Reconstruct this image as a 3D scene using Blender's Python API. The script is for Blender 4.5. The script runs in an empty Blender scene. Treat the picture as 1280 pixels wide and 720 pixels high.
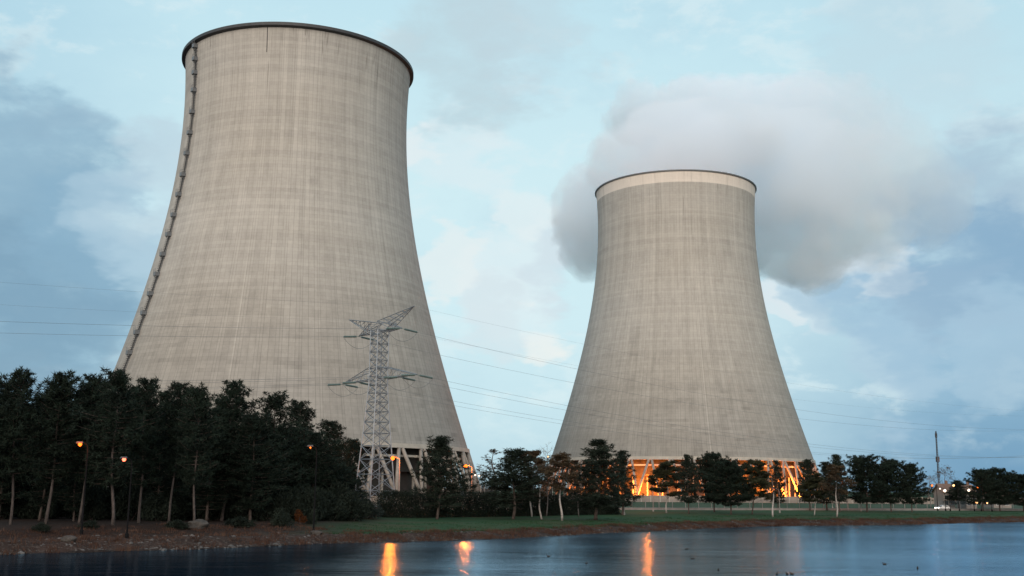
import bpy, bmesh, math, random
from mathutils import Vector, Matrix, noise

random.seed(11)
PI = math.pi
D = bpy.data
scn = bpy.context.scene
COL = scn.collection

# ------------------------------------------------------------------ camera maths
F, HOR, ROLL, CZ = 1350.6, 610.0, 0.009, 6.5
PITCH = math.atan((HOR - 360) / F)
cR, sR = math.cos(ROLL), math.sin(ROLL)
RIGHT = Vector((1, 0, 0)); FWD = Vector((0, math.cos(PITCH), math.sin(PITCH))); UP = Vector((0, -math.sin(PITCH), math.cos(PITCH)))
CAM_R = RIGHT * cR + UP * sR
CAM_U = UP * cR - RIGHT * sR
EYE = Vector((0, 0, CZ))

def ray(u, v):
    return (FWD + CAM_R * ((u - 640) / F) + CAM_U * ((360 - v) / F)).normalized()
def at_z(u, v, z):
    d = ray(u, v); return EYE + d * ((z - CZ) / d.z)
def at_y(u, v, y):
    d = ray(u, v); return EYE + d * (y / d.y)

cam = D.objects.new('camera', D.cameras.new('camera'))
COL.objects.link(cam)
cam.data.sensor_width = 36; cam.data.lens = F / 1280 * 36
cam.data.clip_start = 0.5; cam.data.clip_end = 20000
m = Matrix((CAM_R, CAM_U, -FWD)).transposed().to_4x4(); m.translation = EYE
cam.matrix_world = m
scn.camera = cam

# ------------------------------------------------------------------ object helpers
def tag(o, label=None, cat=None, group=None, kind=None):
    if label: o['label'] = label
    if cat: o['category'] = cat
    if group: o['group'] = group
    if kind: o['kind'] = kind
    return o
def empty(name, loc=(0, 0, 0), rz=0):
    o = D.objects.new(name, None); COL.objects.link(o); o.location = loc; o.rotation_euler = (0, 0, rz)
    o.empty_display_size = 0.5
    return o
def link_mesh(name, me, parent=None, loc=(0, 0, 0), rz=0):
    o = D.objects.new(name, me); COL.objects.link(o); o.parent = parent; o.location = loc; o.rotation_euler = (0, 0, rz)
    return o
def copy_tree(o, parent=None):
    c = o.copy(); COL.objects.link(c); c.parent = parent
    for ch in list(o.children): copy_tree(ch, c)
    return c

class MB:
    def __init__(s): s.v = []; s.f = []
    def quad(s, *p):
        n = len(s.v); s.v += [tuple(q) for q in p]; s.f.append(tuple(range(n, n + len(p))))
    def prism(s, ring0, ring1, caps=True):
        n = len(s.v); k = len(ring0); s.v += [tuple(p) for p in ring0] + [tuple(p) for p in ring1]
        for i in range(k):
            j = (i + 1) % k; s.f.append((n + i, n + j, n + k + j, n + k + i))
        if caps: s.f.append(tuple(n + i for i in reversed(range(k)))); s.f.append(tuple(n + k + i for i in range(k)))
    def box(s, c, d, rz=0):
        x, y, z = d[0] / 2, d[1] / 2, d[2] / 2; ca, sa = math.cos(rz), math.sin(rz)
        R = lambda a, b, h: (c[0] + a * ca - b * sa, c[1] + a * sa + b * ca, c[2] + h)
        s.prism([R(-x, -y, -z), R(x, -y, -z), R(x, y, -z), R(-x, y, -z)], [R(-x, -y, z), R(x, -y, z), R(x, y, z), R(-x, y, z)])
    def tube(s, pts, rad, n=6, caps=True):
        pts = [Vector(p) for p in pts]; base = len(s.v)
        if not hasattr(rad, '__len__'): rad = [rad] * len(pts)
        for i, p in enumerate(pts):
            t = (pts[min(i + 1, len(pts) - 1)] - pts[max(i - 1, 0)])
            if t.length < 1e-9: t = Vector((0, 0, 1))
            t.normalize(); a = t.cross(Vector((0, 0, 1)) if abs(t.z) < 0.93 else Vector((1, 0, 0))).normalized(); b = t.cross(a)
            for k in range(n):
                w = 2 * PI * k / n; s.v.append(tuple(p + (a * math.cos(w) + b * math.sin(w)) * rad[i]))
        for i in range(len(pts) - 1):
            for k in range(n):
                j = (k + 1) % n; s.f.append((base + i * n + k, base + i * n + j, base + (i + 1) * n + j, base + (i + 1) * n + k))
        if caps:
            s.f.append(tuple(base + k for k in reversed(range(n)))); s.f.append(tuple(base + (len(pts) - 1) * n + k for k in range(n)))
    def bar(s, a, b, w): s.tube([a, b], w * 0.6, 4)
    def lathe(s, prof, n=48, closed=False, c=(0, 0, 0)):
        base = len(s.v)
        for r, z in prof:
            for k in range(n):
                w = 2 * PI * k / n; s.v.append((c[0] + r * math.cos(w), c[1] + r * math.sin(w), c[2] + z))
        m_ = len(prof)
        for i in range(m_ if closed else m_ - 1):
            i2 = (i + 1) % m_
            for k in range(n):
                j = (k + 1) % n; s.f.append((base + i * n + k, base + i * n + j, base + i2 * n + j, base + i2 * n + k))
    def mesh(s, name, mat=None, smooth=False):
        me = D.meshes.new(name); me.from_pydata(s.v, [], s.f); me.validate()
        if mat: me.materials.append(mat)
        if smooth: me.shade_smooth()
        me.update(); return me
    def build(s, name, mat, parent=None, loc=(0, 0, 0), rz=0, smooth=False):
        return link_mesh(name, s.mesh(name, mat, smooth), parent, loc, rz)

# ------------------------------------------------------------------ material helpers
class NT:
    def __init__(s, nt): s.nt = nt; nt.nodes.clear()
    def n(s, typ, props=None, **ins):
        nd = s.nt.nodes.new(typ)
        for k, v in (props or {}).items(): setattr(nd, k, v)
        for k, v in ins.items():
            key = int(k[1:]) if k[0] == 'i' and k[1:].isdigit() else k.replace('_', ' ')
            s.set(nd.inputs[key], v)
        return nd
    def set(s, sock, v):
        if hasattr(v, 'is_output'): s.nt.links.new(v, sock)
        elif hasattr(v, 'outputs'): s.nt.links.new(v.outputs[0], sock)
        else: sock.default_value = v
    def math(s, op, a, b=0.0, c=0.0, clamp=False):
        return s.n('ShaderNodeMath', {'operation': op, 'use_clamp': clamp}, i0=a, i1=b, i2=c).outputs[0]
    def vec(s, op, a, b=(0, 0, 0)):
        nd = s.n('ShaderNodeVectorMath', {'operation': op}, i0=a, i1=b)
        return nd.outputs['Value'] if op in ('LENGTH', 'DOT_PRODUCT', 'DISTANCE') else nd.outputs['Vector']
    def mix(s, f, a, b, mode='MIX'):
        nd = s.n('ShaderNodeMix', {'data_type': 'RGBA', 'blend_type': mode, 'clamp_factor': True})
        s.set(nd.inputs[0], f); s.set(nd.inputs[6], c4(a)); s.set(nd.inputs[7], c4(b)); return nd.outputs[2]
    def ramp(s, f, stops, interp='LINEAR'):
        nd = s.n('ShaderNodeValToRGB'); s.set(nd.inputs[0], f); cr = nd.color_ramp; cr.interpolation = interp
        while len(cr.elements) < len(stops): cr.elements.new(0.5)
        for e, (p, c) in zip(cr.elements, stops):
            e.position = p; e.color = c4(c) if hasattr(c, '__len__') else (c, c, c, 1)
        return nd.outputs[0]
    def noise(s, vec, scale, detail=4, rough=0.55, dist=0.0, dim='3D'):
        nd = s.n('ShaderNodeTexNoise', {'noise_dimensions': dim}, Scale=scale, Detail=detail, Roughness=rough, Distortion=dist)
        if vec is not None: s.set(nd.inputs['Vector'], vec)
        return nd.outputs[0]
    def mrange(s, v, a, b, c=0.0, d=1.0, smooth=False):
        nd = s.n('ShaderNodeMapRange', {'interpolation_type': 'SMOOTHSTEP' if smooth else 'LINEAR', 'clamp': True})
        for i, x in enumerate((v, a, b, c, d)): s.set(nd.inputs[i], x)
        return nd.outputs[0]
def c4(c):
    if hasattr(c, '__len__') and not hasattr(c, 'outputs') and len(c) == 3: return (c[0], c[1], c[2], 1)
    return c
def lin(*rgb):
    o = []
    for x in rgb:
        x /= 255; o.append(x / 12.92 if x <= 0.04045 else ((x + 0.055) / 1.055) ** 2.4)
    return tuple(o)
def material(name):
    mt = D.materials.new(name); mt.use_nodes = True; return mt, NT(mt.node_tree)
def finish(t, color, rough=0.8, bump=None, bstr=0.3, bdist=0.05, **kw):
    b = t.n('ShaderNodeBsdfPrincipled'); t.set(b.inputs['Base Color'], c4(color)); t.set(b.inputs['Roughness'], rough)
    for k, v in kw.items(): t.set(b.inputs[k.replace('_', ' ')], v)
    if bump is not None:
        bp = t.n('ShaderNodeBump', None, Strength=bstr, Distance=bdist, Height=bump); t.nt.links.new(bp.outputs[0], b.inputs['Normal'])
    o = t.n('ShaderNodeOutputMaterial'); t.nt.links.new(b.outputs[0], o.inputs[0]); return b
def obj_co(t): return t.n('ShaderNodeTexCoord').outputs['Object']
def pos_co(t): return t.n('ShaderNodeNewGeometry').outputs['Position']

def mat_noise(name, c1, c2, scale=1.0, rough=0.8, world=False, bstr=0.2, metal=0.0, spec=0.5):
    mt, t = material(name); co = pos_co(t) if world else obj_co(t)
    f = t.noise(co, scale, 5, 0.6)
    f = t.mrange(f, 0.3, 0.7)
    finish(t, t.mix(f, c1, c2), rough, t.noise(co, scale * 6, 3), bstr, 0.02, Metallic=metal, Specular_IOR_Level=spec)
    return mt
def mat_emit(name, col, strength):
    mt, t = material(name)
    e = t.n('ShaderNodeEmission', None, Color=c4(col), Strength=strength)
    o = t.n('ShaderNodeOutputMaterial'); t.nt.links.new(e.outputs[0], o.inputs[0]); return mt

# concrete of the shells: lifts of formwork, ribs, streaks; all in the tower's own coordinates
def mat_shell(name, white_from=None, seed=0.0, top=158.0, seam=0.3):
    mt, t = material(name); co = obj_co(t)
    sp = t.n('ShaderNodeSeparateXYZ', None, i0=co); x, y, z = sp.outputs
    ang = t.math('ADD', t.math('DIVIDE', t.math('ARCTAN2', y, x), 2 * PI), 0.5)
    lift = t.math('DIVIDE', z, 1.25)
    li = t.math('FLOOR', lift); lf = t.math('FRACT', lift)
    wn = lambda a, b: t.n('ShaderNodeTexWhiteNoise', {'noise_dimensions': '2D'}, Vector=t.n('ShaderNodeCombineXYZ', None, i0=a, i1=b, i2=0.0).outputs[0]).outputs[0]
    lv = wn(li, seed)                                   # tone of one lift
    pc = t.math('MULTIPLY', ang, 176.0); pi_ = t.math('FLOOR', pc); pf = t.math('FRACT', pc)
    pv = wn(li, t.math('ADD', pi_, seed + 7))          # tone of one panel
    cv = wn(pi_, seed + 3.0)                             # tone of one rib column
    av = t.vec('MULTIPLY', co, (1, 1, 0.05))
    streak = t.noise(t.vec('ADD', av, (seed, 0, 0)), 0.35, 5, 0.7)
    band = t.noise(t.n('ShaderNodeCombineXYZ', None, i0=t.math('MULTIPLY', z, 0.06), i1=seed, i2=0.0).outputs[0], 1.0, 4, 0.7)
    big = t.noise(t.vec('MULTIPLY', co, (0.014, 0.014, 0.022)), 1.0, 5, 0.6)
    fine = t.noise(t.vec('MULTIPLY', co, (1, 1, 1.4)), 0.9, 6, 0.75)
    k = t.math('MULTIPLY_ADD', t.math('SUBTRACT', lv, 0.5), 0.10, 1.0)
    k = t.math('MULTIPLY_ADD', t.math('SUBTRACT', pv, 0.5), 0.055, k)
    k = t.math('MULTIPLY_ADD', t.math('SUBTRACT', cv, 0.5), 0.09, k)
    k = t.math('MULTIPLY_ADD', t.math('SUBTRACT', streak, 0.5), 0.55, k)
    k = t.math('MULTIPLY_ADD', t.math('SUBTRACT', band, 0.5), 0.28, k)
    k = t.math('MULTIPLY_ADD', t.math('SUBTRACT', big, 0.5), 0.42, k)
    k = t.math('MULTIPLY_ADD', t.math('SUBTRACT', fine, 0.5), 0.30, k)
    # soot near the foot, drip streaks under the rim
    foot = t.mrange(z, 12, 105, 0.66, 1.0, True)
    k = t.math('MULTIPLY', k, foot)
    dash = t.noise(t.n('ShaderNodeCombineXYZ', None, i0=t.math('MULTIPLY', ang, 26.0), i1=t.math('MULTIPLY', li, 3.37), i2=seed).outputs[0], 1.0, 3, 0.6)
    dash = t.math('MULTIPLY', t.mrange(dash, 0.56, 0.70), t.mrange(z, 30, 85, 0.20, 0.04, True))
    k = t.math('MULTIPLY', k, t.math('SUBTRACT', 1.0, dash))
    seam_d = t.mrange(t.math('ABSOLUTE', t.math('SUBTRACT', ang, seam)), 0.0004, 0.0010, 0.16, 0.0)
    k = t.math('ADD', k, t.math('MULTIPLY', seam_d, t.mrange(z, 70, 95, 1.0, 0.2)))
    hz = t.math('ABSOLUTE', t.math('SUBTRACT', lf, 0.5)); hl = t.mrange(hz, 0.40, 0.5, 0.0, 1.0)
    vz = t.math('ABSOLUTE', t.math('SUBTRACT', pf, 0.5)); vl = t.mrange(vz, 0.43, 0.5, 0.0, 1.0)
    wide = t.math('ABSOLUTE', t.math('SUBTRACT', t.math('FRACT', t.math('MULTIPLY', ang, 58.0)), 0.5)); wl = t.mrange(wide, 0.47, 0.5, 0.0, 1.0)
    k = t.math('MULTIPLY', k, t.math('SUBTRACT', 1.0, t.math('MULTIPLY', hl, 0.09)))
    k = t.math('MULTIPLY', k, t.math('SUBTRACT', 1.0, t.math('MULTIPLY', vl, t.math('MULTIPLY_ADD', cv, 0.24, 0.12))))
    k = t.math('MULTIPLY', k, t.math('SUBTRACT', 1.0, t.math('MULTIPLY', wl, 0.22)))
    col = t.mix(t.mrange(big, 0.35, 0.65), (0.420, 0.394, 0.354), (0.400, 0.382, 0.354))
    dn = t.noise(t.vec('MULTIPLY', co, (1, 1, 0.02)), 1.1, 2, 0.5)
    drip = t.math('MULTIPLY', t.mrange(dn, 0.66, 0.72), t.mrange(t.math('ADD', z, t.math('MULTIPLY', streak, 30)), top - 8, top + 8))
    col = t.mix(t.math('MULTIPLY', drip, 0.45), col, (0.10, 0.09, 0.08))
    if white_from is not None:
        wf = t.math('GREATER_THAN', z, white_from)
        col = t.mix(wf, col, (0.68, 0.615, 0.55))
        k = t.mix(wf, k, t.math('MULTIPLY_ADD', t.math('SUBTRACT', k, 1.0), 0.35, 1.0))
    rn = t.noise(t.vec('MULTIPLY', co, (1, 1, 0.006)), 0.42, 4, 0.7)      # long water runs from the rim, each of its own length
    run = t.math('MULTIPLY', t.mrange(rn, 0.54, 0.70), t.mrange(t.math('ADD', z, t.math('MULTIPLY', cv, 45)), top - 60, top + 20, 0, 0.20, True))
    pt = t.noise(t.vec('MULTIPLY', co, (0.05, 0.05, 0.09)), 1.0, 6, 0.65)  # damp patches
    k = t.math('MULTIPLY', k, t.math('SUBTRACT', 1.0, t.math('ADD', run, t.mrange(pt, 0.56, 0.68, 0, 0.10))))
    col = t.vec('SCALE', col); nd = col.node; t.set(nd.inputs['Scale'], k)
    h = t.math('ADD', t.math('MULTIPLY', vl, -1.0), t.math('MULTIPLY', hl, -0.6))
    finish(t, col, 0.92, h, 0.5, 0.06, Specular_IOR_Level=0.2)
    return mt

def rad(z): return 41.63 * math.sqrt(1 + ((z - 144.25) / (97.7 if z < 144.25 else 96.6)) ** 2)   # z above the water
T1 = (-82.76, 395.7); T2 = (87.75, 565.8)
def solve_on_tower(T, u, v):
    """point of tower's near surface on the ray of pixel u,v"""
    d = ray(u, v); best = None
    s = 200.0
    while s < 700:
        p = EYE + d * s
        if math.hypot(p.x - T[0], p.y - T[1]) <= rad(p.z): return math.atan2(p.y - T[1], p.x - T[0]), p.z
        s += 0.05
    return None
SEAM_A = solve_on_tower(T1, 301, 380)[0] / (2 * PI) + 0.5; SEAM_B = solve_on_tower(T2, 879, 470)[0] / (2 * PI) + 0.5
M = {}
M['shell_a'] = mat_shell('weathered_concrete_warm', None, 0.0, seam=SEAM_A)
M['shell_b'] = mat_shell('weathered_concrete_banded', 157.3, 31.0, seam=SEAM_B)
M['concrete'] = mat_noise('plain_concrete', (0.33, 0.30, 0.26), (0.45, 0.41, 0.36), 0.4)
M['column'] = mat_noise('shaded_column_concrete', (0.20, 0.175, 0.155), (0.33, 0.29, 0.255), 0.5)  # shade on the legs is put into this darker concrete colour
M['inner'] = mat_noise('shaded_inner_concrete', (0.025, 0.022, 0.02), (0.05, 0.045, 0.04), 0.3)  # shade inside the tower foot is painted in as a near-black colour
M['dark'] = mat_noise('dark_steel', (0.025, 0.027, 0.03), (0.05, 0.05, 0.055), 0.8, 0.6)
M['cage'] = mat_noise('grey_ladder_steel', (0.10, 0.11, 0.12), (0.17, 0.18, 0.19), 2, 0.5)
M['galv'] = mat_noise('galvanised_steel', (0.15, 0.175, 0.20), (0.25, 0.28, 0.31), 0.6, 0.5, metal=0.3)
M['glass_insul'] = mat_noise('green_glass_insulator', (0.09, 0.14, 0.135), (0.14, 0.20, 0.19), 2, 0.25)
M['wire'] = mat_noise('aluminium_wire', (0.10, 0.12, 0.13), (0.16, 0.18, 0.19), 1, 0.6)
M['blackpole'] = mat_noise('black_pole_paint', (0.006, 0.006, 0.007), (0.010, 0.010, 0.011), 1, 0.9, spec=0.1)
M['pole'] = mat_noise('pole_paint', (0.20, 0.19, 0.18), (0.30, 0.285, 0.265), 1, 0.5)
M['pale_wall'] = mat_noise('pale_panel_wall', (0.17, 0.14, 0.122), (0.29, 0.24, 0.205), 0.25, world=True)
M['render'] = mat_noise('pale_render', (0.22, 0.185, 0.165), (0.30, 0.255, 0.225), 0.5)
M['rooftile'] = mat_noise('roof_tiles', (0.12, 0.07, 0.05), (0.2, 0.12, 0.09), 1.5)
M['metalroof'] = mat_noise('pale_roof_sheet', (0.5, 0.5, 0.5), (0.62, 0.62, 0.62), 0.5)
M['asphalt'] = mat_noise('asphalt', (0.04, 0.04, 0.042), (0.065, 0.063, 0.06), 0.5, 0.9, world=True)
M['kerb'] = mat_noise('kerb_stone', (0.17, 0.16, 0.155), (0.26, 0.24, 0.23), 0.7, world=True)
M['paint'] = mat_noise('road_paint', (0.65, 0.65, 0.62), (0.8, 0.8, 0.78), 2, world=True)
M['stone'] = mat_noise('bank_stone', (0.03, 0.027, 0.026), (0.13, 0.118, 0.113), 1.6, world=True)
M['boulder'] = mat_noise('boulder_stone', (0.02, 0.017, 0.015), (0.065, 0.055, 0.048), 1.4)
M['duck'] = mat_noise('dark_feathers', (0.012, 0.012, 0.012), (0.03, 0.028, 0.025), 8)
M['carpaint'] = mat_noise('white_car_paint', (0.70, 0.70, 0.70), (0.78, 0.78, 0.78), 1, 0.3, bstr=0.0)
M['tyre'] = mat_noise('tyre_rubber', (0.02, 0.02, 0.02), (0.03, 0.03, 0.03), 5)
M['carglass'] = mat_noise('car_window_glass', (0.015, 0.02, 0.022), (0.02, 0.025, 0.03), 1, 0.08, bstr=0.0)
M['winglass'] = mat_noise('dark_window_glass', (0.02, 0.025, 0.03), (0.04, 0.045, 0.05), 1, 0.1, bstr=0.0)
M['sodium'] = mat_emit('sodium_lamp', (1.0, 0.14, 0.013), 4.5)
M['sodium_small'] = mat_emit('sodium_lamp_far', (1.0, 0.18, 0.025), 3.0)
M['white_lamp'] = mat_emit('white_lamp', (1.0, 0.80, 0.62), 2.6)
M['warm_lamp'] = mat_emit('warm_lamp', (1.0, 0.50, 0.20), 3.5)
M['red_lamp'] = mat_emit('red_lamp', (1.0, 0.10, 0.05), 7)
M['headlamp'] = mat_emit('headlamp', (1.0, 0.86, 0.72), 9)

def mat_bark(name, c1, c2, sc=6):
    mt, t = material(name); co = obj_co(t)
    f = t.noise(t.vec('MULTIPLY', co, (1, 1, 0.25)), sc, 5, 0.65)
    finish(t, t.mix(t.mrange(f, 0.35, 0.65), c1, c2), 0.9, f, 0.6, 0.05, Specular_IOR_Level=0.2); return mt
M['bark'] = mat_bark('pine_bark', (0.05, 0.038, 0.032), (0.12, 0.095, 0.085))
M['bark_pale'] = mat_bark('pale_pine_bark', (0.035, 0.029, 0.027), (0.105, 0.088, 0.082))
def mat_birch():
    mt, t = material('birch_bark'); co = obj_co(t)
    f = t.noise(t.vec('MULTIPLY', co, (2, 2, 9)), 1.0, 4, 0.6)
    zz = t.n('ShaderNodeSeparateXYZ', None, i0=co).outputs[2]
    c = t.mix(t.mrange(f, 0.56, 0.66), (0.36, 0.325, 0.305), (0.07, 0.06, 0.055))
    c = t.mix(t.mrange(zz, 4.5, 7.5), c, (0.09, 0.07, 0.065))
    finish(t, c, 0.8); return mt
M['birch'] = mat_birch()
M['twig_pale'] = mat_bark('pale_twig_bark', (0.11, 0.095, 0.09), (0.20, 0.18, 0.17))
M['twig'] = mat_bark('twig_bark', (0.055, 0.042, 0.04), (0.10, 0.08, 0.075))
def mat_leaf(name, c1, c2, c3, sc=0.5, trans=0.15):
    mt, t = material(name); co = obj_co(t)
    oi = t.n('ShaderNodeObjectInfo').outputs['Random']
    f = t.noise(t.vec('ADD', co, t.n('ShaderNodeCombineXYZ', None, i0=t.math('MULTIPLY', oi, 40)).outputs[0]), sc, 4, 0.65)
    c = t.mix(t.mrange(f, 0.36, 0.62), c1, c2)
    f2 = t.noise(co, sc * 7, 2, 0.5)
    c = t.mix(t.mrange(f2, 0.55, 0.75, 0, 0.7), c, c3)
    c = t.mix(t.math('MULTIPLY', oi, 0.35), c, c1)
    b = finish(t, c, 0.75, Specular_IOR_Level=0.12)
    tr = t.n('ShaderNodeBsdfTranslucent'); t.set(tr.inputs[0], c)
    mx = t.n('ShaderNodeMixShader', None, i0=trans); t.nt.links.new(b.outputs[0], mx.inputs[1]); t.nt.links.new(tr.outputs[0], mx.inputs[2])
    o = [n for n in t.nt.nodes if n.type == 'OUTPUT_MATERIAL'][0]; t.nt.links.new(mx.outputs[0], o.inputs[0]); return mt
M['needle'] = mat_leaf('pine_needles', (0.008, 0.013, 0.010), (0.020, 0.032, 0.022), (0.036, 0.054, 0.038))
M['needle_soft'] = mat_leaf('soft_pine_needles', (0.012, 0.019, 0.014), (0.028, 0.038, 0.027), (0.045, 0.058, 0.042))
M['leaf_autumn'] = mat_leaf('autumn_leaves', (0.050, 0.034, 0.022), (0.085, 0.060, 0.035), (0.12, 0.085, 0.05), trans=0.3)
M['leaf_olive'] = mat_leaf('olive_leaves', (0.028, 0.032, 0.018), (0.060, 0.060, 0.030), (0.085, 0.080, 0.045), trans=0.3)
M['leaf_orange'] = mat_leaf('orange_leaves', (0.05, 0.018, 0.008), (0.11, 0.040, 0.012), (0.15, 0.06, 0.02), 2, 0.3)
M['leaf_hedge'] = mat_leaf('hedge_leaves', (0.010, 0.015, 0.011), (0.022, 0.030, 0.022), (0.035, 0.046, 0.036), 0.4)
M['leaf_grey'] = mat_leaf('grey_green_leaves', (0.014, 0.020, 0.018), (0.034, 0.046, 0.042), (0.05, 0.065, 0.06), 0.6)
M['wood_far'] = mat_leaf('distant_wood', (0.018, 0.022, 0.024), (0.040, 0.044, 0.045), (0.055, 0.055, 0.055), 0.05)
M['lawngrass'] = mat_leaf('lawn_blades', (0.012, 0.040, 0.016), (0.026, 0.066, 0.026), (0.06, 0.075, 0.032), 0.2, 0.2)
M['drygrass'] = mat_leaf('dry_bank_grass', (0.050, 0.026, 0.019), (0.10, 0.055, 0.040), (0.15, 0.10, 0.07), 0.3, 0.2)

# ------------------------------------------------------------------ the shore and the ground
SHORE_PX = [(-160, 704), (-60, 698), (0, 694), (120, 690), (240, 687), (310, 684), (400, 680), (470, 678.5), (560, 676), (640, 673.5), (740, 667.5),
            (800, 665), (880, 661), (960, 658), (1060, 657), (1130, 656.5), (1200, 654), (1290, 652.5), (1400, 651), (1600, 650)]
SH = [at_z(u, v, 0.0) for u, v in SHORE_PX]
SH = [(p.x, p.y) for p in SH]
SH = [(-900, SH[0][1] - 40)] + SH + [(1200, SH[-1][1] + 60)]
def shore_y(x):
    for (x0, y0), (x1, y1) in zip(SH, SH[1:]):
        if x <= x1:
            t = max(0, (x - x0) / (x1 - x0)); return y0 + (y1 - y0) * t
    return SH[-1][1]
def smooth(a, b, x):
    t = min(1, max(0, (x - a) / (b - a))); return t * t * (3 - 2 * t)
def left_w(x): return 1 - smooth(-30, -14, x)        # 1 under the grove
def ground_z(x, y, rough=True):
    d = y - shore_y(x)
    d += 0.9 * noise.noise((x * 0.11, 3.7, 0.3)) + 0.4 * noise.noise((x * 0.45, 1.7, 0.3))
    lw = left_w(x)
    if d < 0: z = max(-2.2, d * 0.22)
    else:
        steep = 0.85 * smooth(0, 7, d) + 0.35 * smooth(5, 26, d)
        leftp = 0.9 * smooth(0, 7, d) + 0.9 * smooth(6, 26, d)
        z = steep * (1 - lw) + leftp * lw
        z += (1.3 - 1.2) * smooth(30, 60, d) * (1 - lw) + (1.3 - 1.8) * smooth(60, 110, d) * lw
    if rough and -4 < d < 60:
        a = smooth(-4, 1, d) * (1 - smooth(9 + 14 * lw, 16 + 20 * lw, d))
        z += a * (0.22 * noise.fractal((x * 0.28, y * 0.28, 0.2), 1.0, 2.0, 4) + 0.08 * noise.noise((x * 1.3, y * 1.3, 4.0)))
    return z
def on_ground(u, v):
    z = 1.2
    for _ in range(12):
        p = at_z(u, v, z); z = 0.5 * z + 0.5 * ground_z(p.x, p.y)
    p = at_z(u, v, z); p.z = ground_z(p.x, p.y); return p

def make_ground():
    xs = [-6000, -3500, -2000, -1200, -700, -450, -300, -220, -170]
    x = -140.0
    while x < 240: xs.append(x); x += 0.9
    xs += [245, 260, 290, 330, 400, 500, 700, 1000, 1600, 2600, 4200, 7000]
    ds = [-40, -25, -15, -9, -6, -4, -3, -2.2, -1.5, -1, -0.5] + [0.4 * i for i in range(30)] + [12 + 0.8 * i for i in range(25)] + [33, 35, 38, 42, 47, 53, 60, 70, 85, 110, 150, 220, 330, 500, 800, 1400, 2500, 5000, 9000]
    V, Fc, lawn, bank = [], [], [], []
    for xx in xs:
        sy = shore_y(xx)
        for d in ds:
            y = sy + d; V.append((xx, y, ground_z(xx, y)))
            lw = left_w(xx + 2.5 * noise.noise((xx * 0.1, y * 0.1, 0)))
            e = d + 1.2 * noise.noise((xx * 0.25, y * 0.25, 2.0))
            lawn.append((1 - lw) * smooth(6.5, 8.5, e)); bank.append(d)
    n = len(ds)
    for i in range(len(xs) - 1):
        for j in range(n - 1): Fc.append((i * n + j, (i + 1) * n + j, (i + 1) * n + j + 1, i * n + j + 1))
    me = D.meshes.new('ground'); me.from_pydata(V, [], Fc); me.shade_smooth()
    for nm, dat in (('lawn', lawn), ('bank', bank)):
        a = me.attributes.new(nm, 'FLOAT', 'POINT'); a.data.foreach_set('value', dat)
    mt, t = material('bank_soil_and_lawn'); co = pos_co(t)
    la = t.n('ShaderNodeAttribute', {'attribute_name': 'lawn'}).outputs['Fac']; ba = t.n('ShaderNodeAttribute', {'attribute_name': 'bank'}).outputs['Fac']
    n1 = t.noise(co, 0.5, 6, 0.7); n2 = t.noise(co, 3.0, 5, 0.7); n3 = t.noise(co, 0.08, 3, 0.5)
    soil = t.mix(t.mrange(n1, 0.35, 0.65), (0.016, 0.010, 0.008), (0.050, 0.030, 0.024))
    soil = t.mix(t.mrange(n2, 0.52, 0.7, 0, 0.8), soil, (0.14, 0.115, 0.10))
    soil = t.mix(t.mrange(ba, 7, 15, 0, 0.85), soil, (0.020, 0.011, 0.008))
    grass = t.mix(t.mrange(n1, 0.3, 0.7), (0.010, 0.040, 0.016), (0.022, 0.062, 0.024))
    grass = t.mix(t.mrange(n2, 0.5, 0.75, 0, 0.6), grass, (0.045, 0.062, 0.03))
    grass = t.mix(t.mrange(n3, 0.48, 0.66, 0, 0.75), grass, (0.042, 0.050, 0.024))
    grass = t.mix(t.mrange(t.noise(co, 0.22, 5, 0.7), 0.60, 0.68, 0, 0.7), grass, (0.050, 0.040, 0.026))
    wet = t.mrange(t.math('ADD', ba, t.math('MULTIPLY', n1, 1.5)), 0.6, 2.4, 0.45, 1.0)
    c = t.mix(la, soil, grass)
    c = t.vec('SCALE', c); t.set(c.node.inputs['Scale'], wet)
    finish(t, c, 0.95, n2, 0.5, 0.1, Specular_IOR_Level=0.15)
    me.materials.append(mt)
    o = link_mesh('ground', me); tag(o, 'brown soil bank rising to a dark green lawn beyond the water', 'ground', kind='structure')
make_ground()

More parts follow.
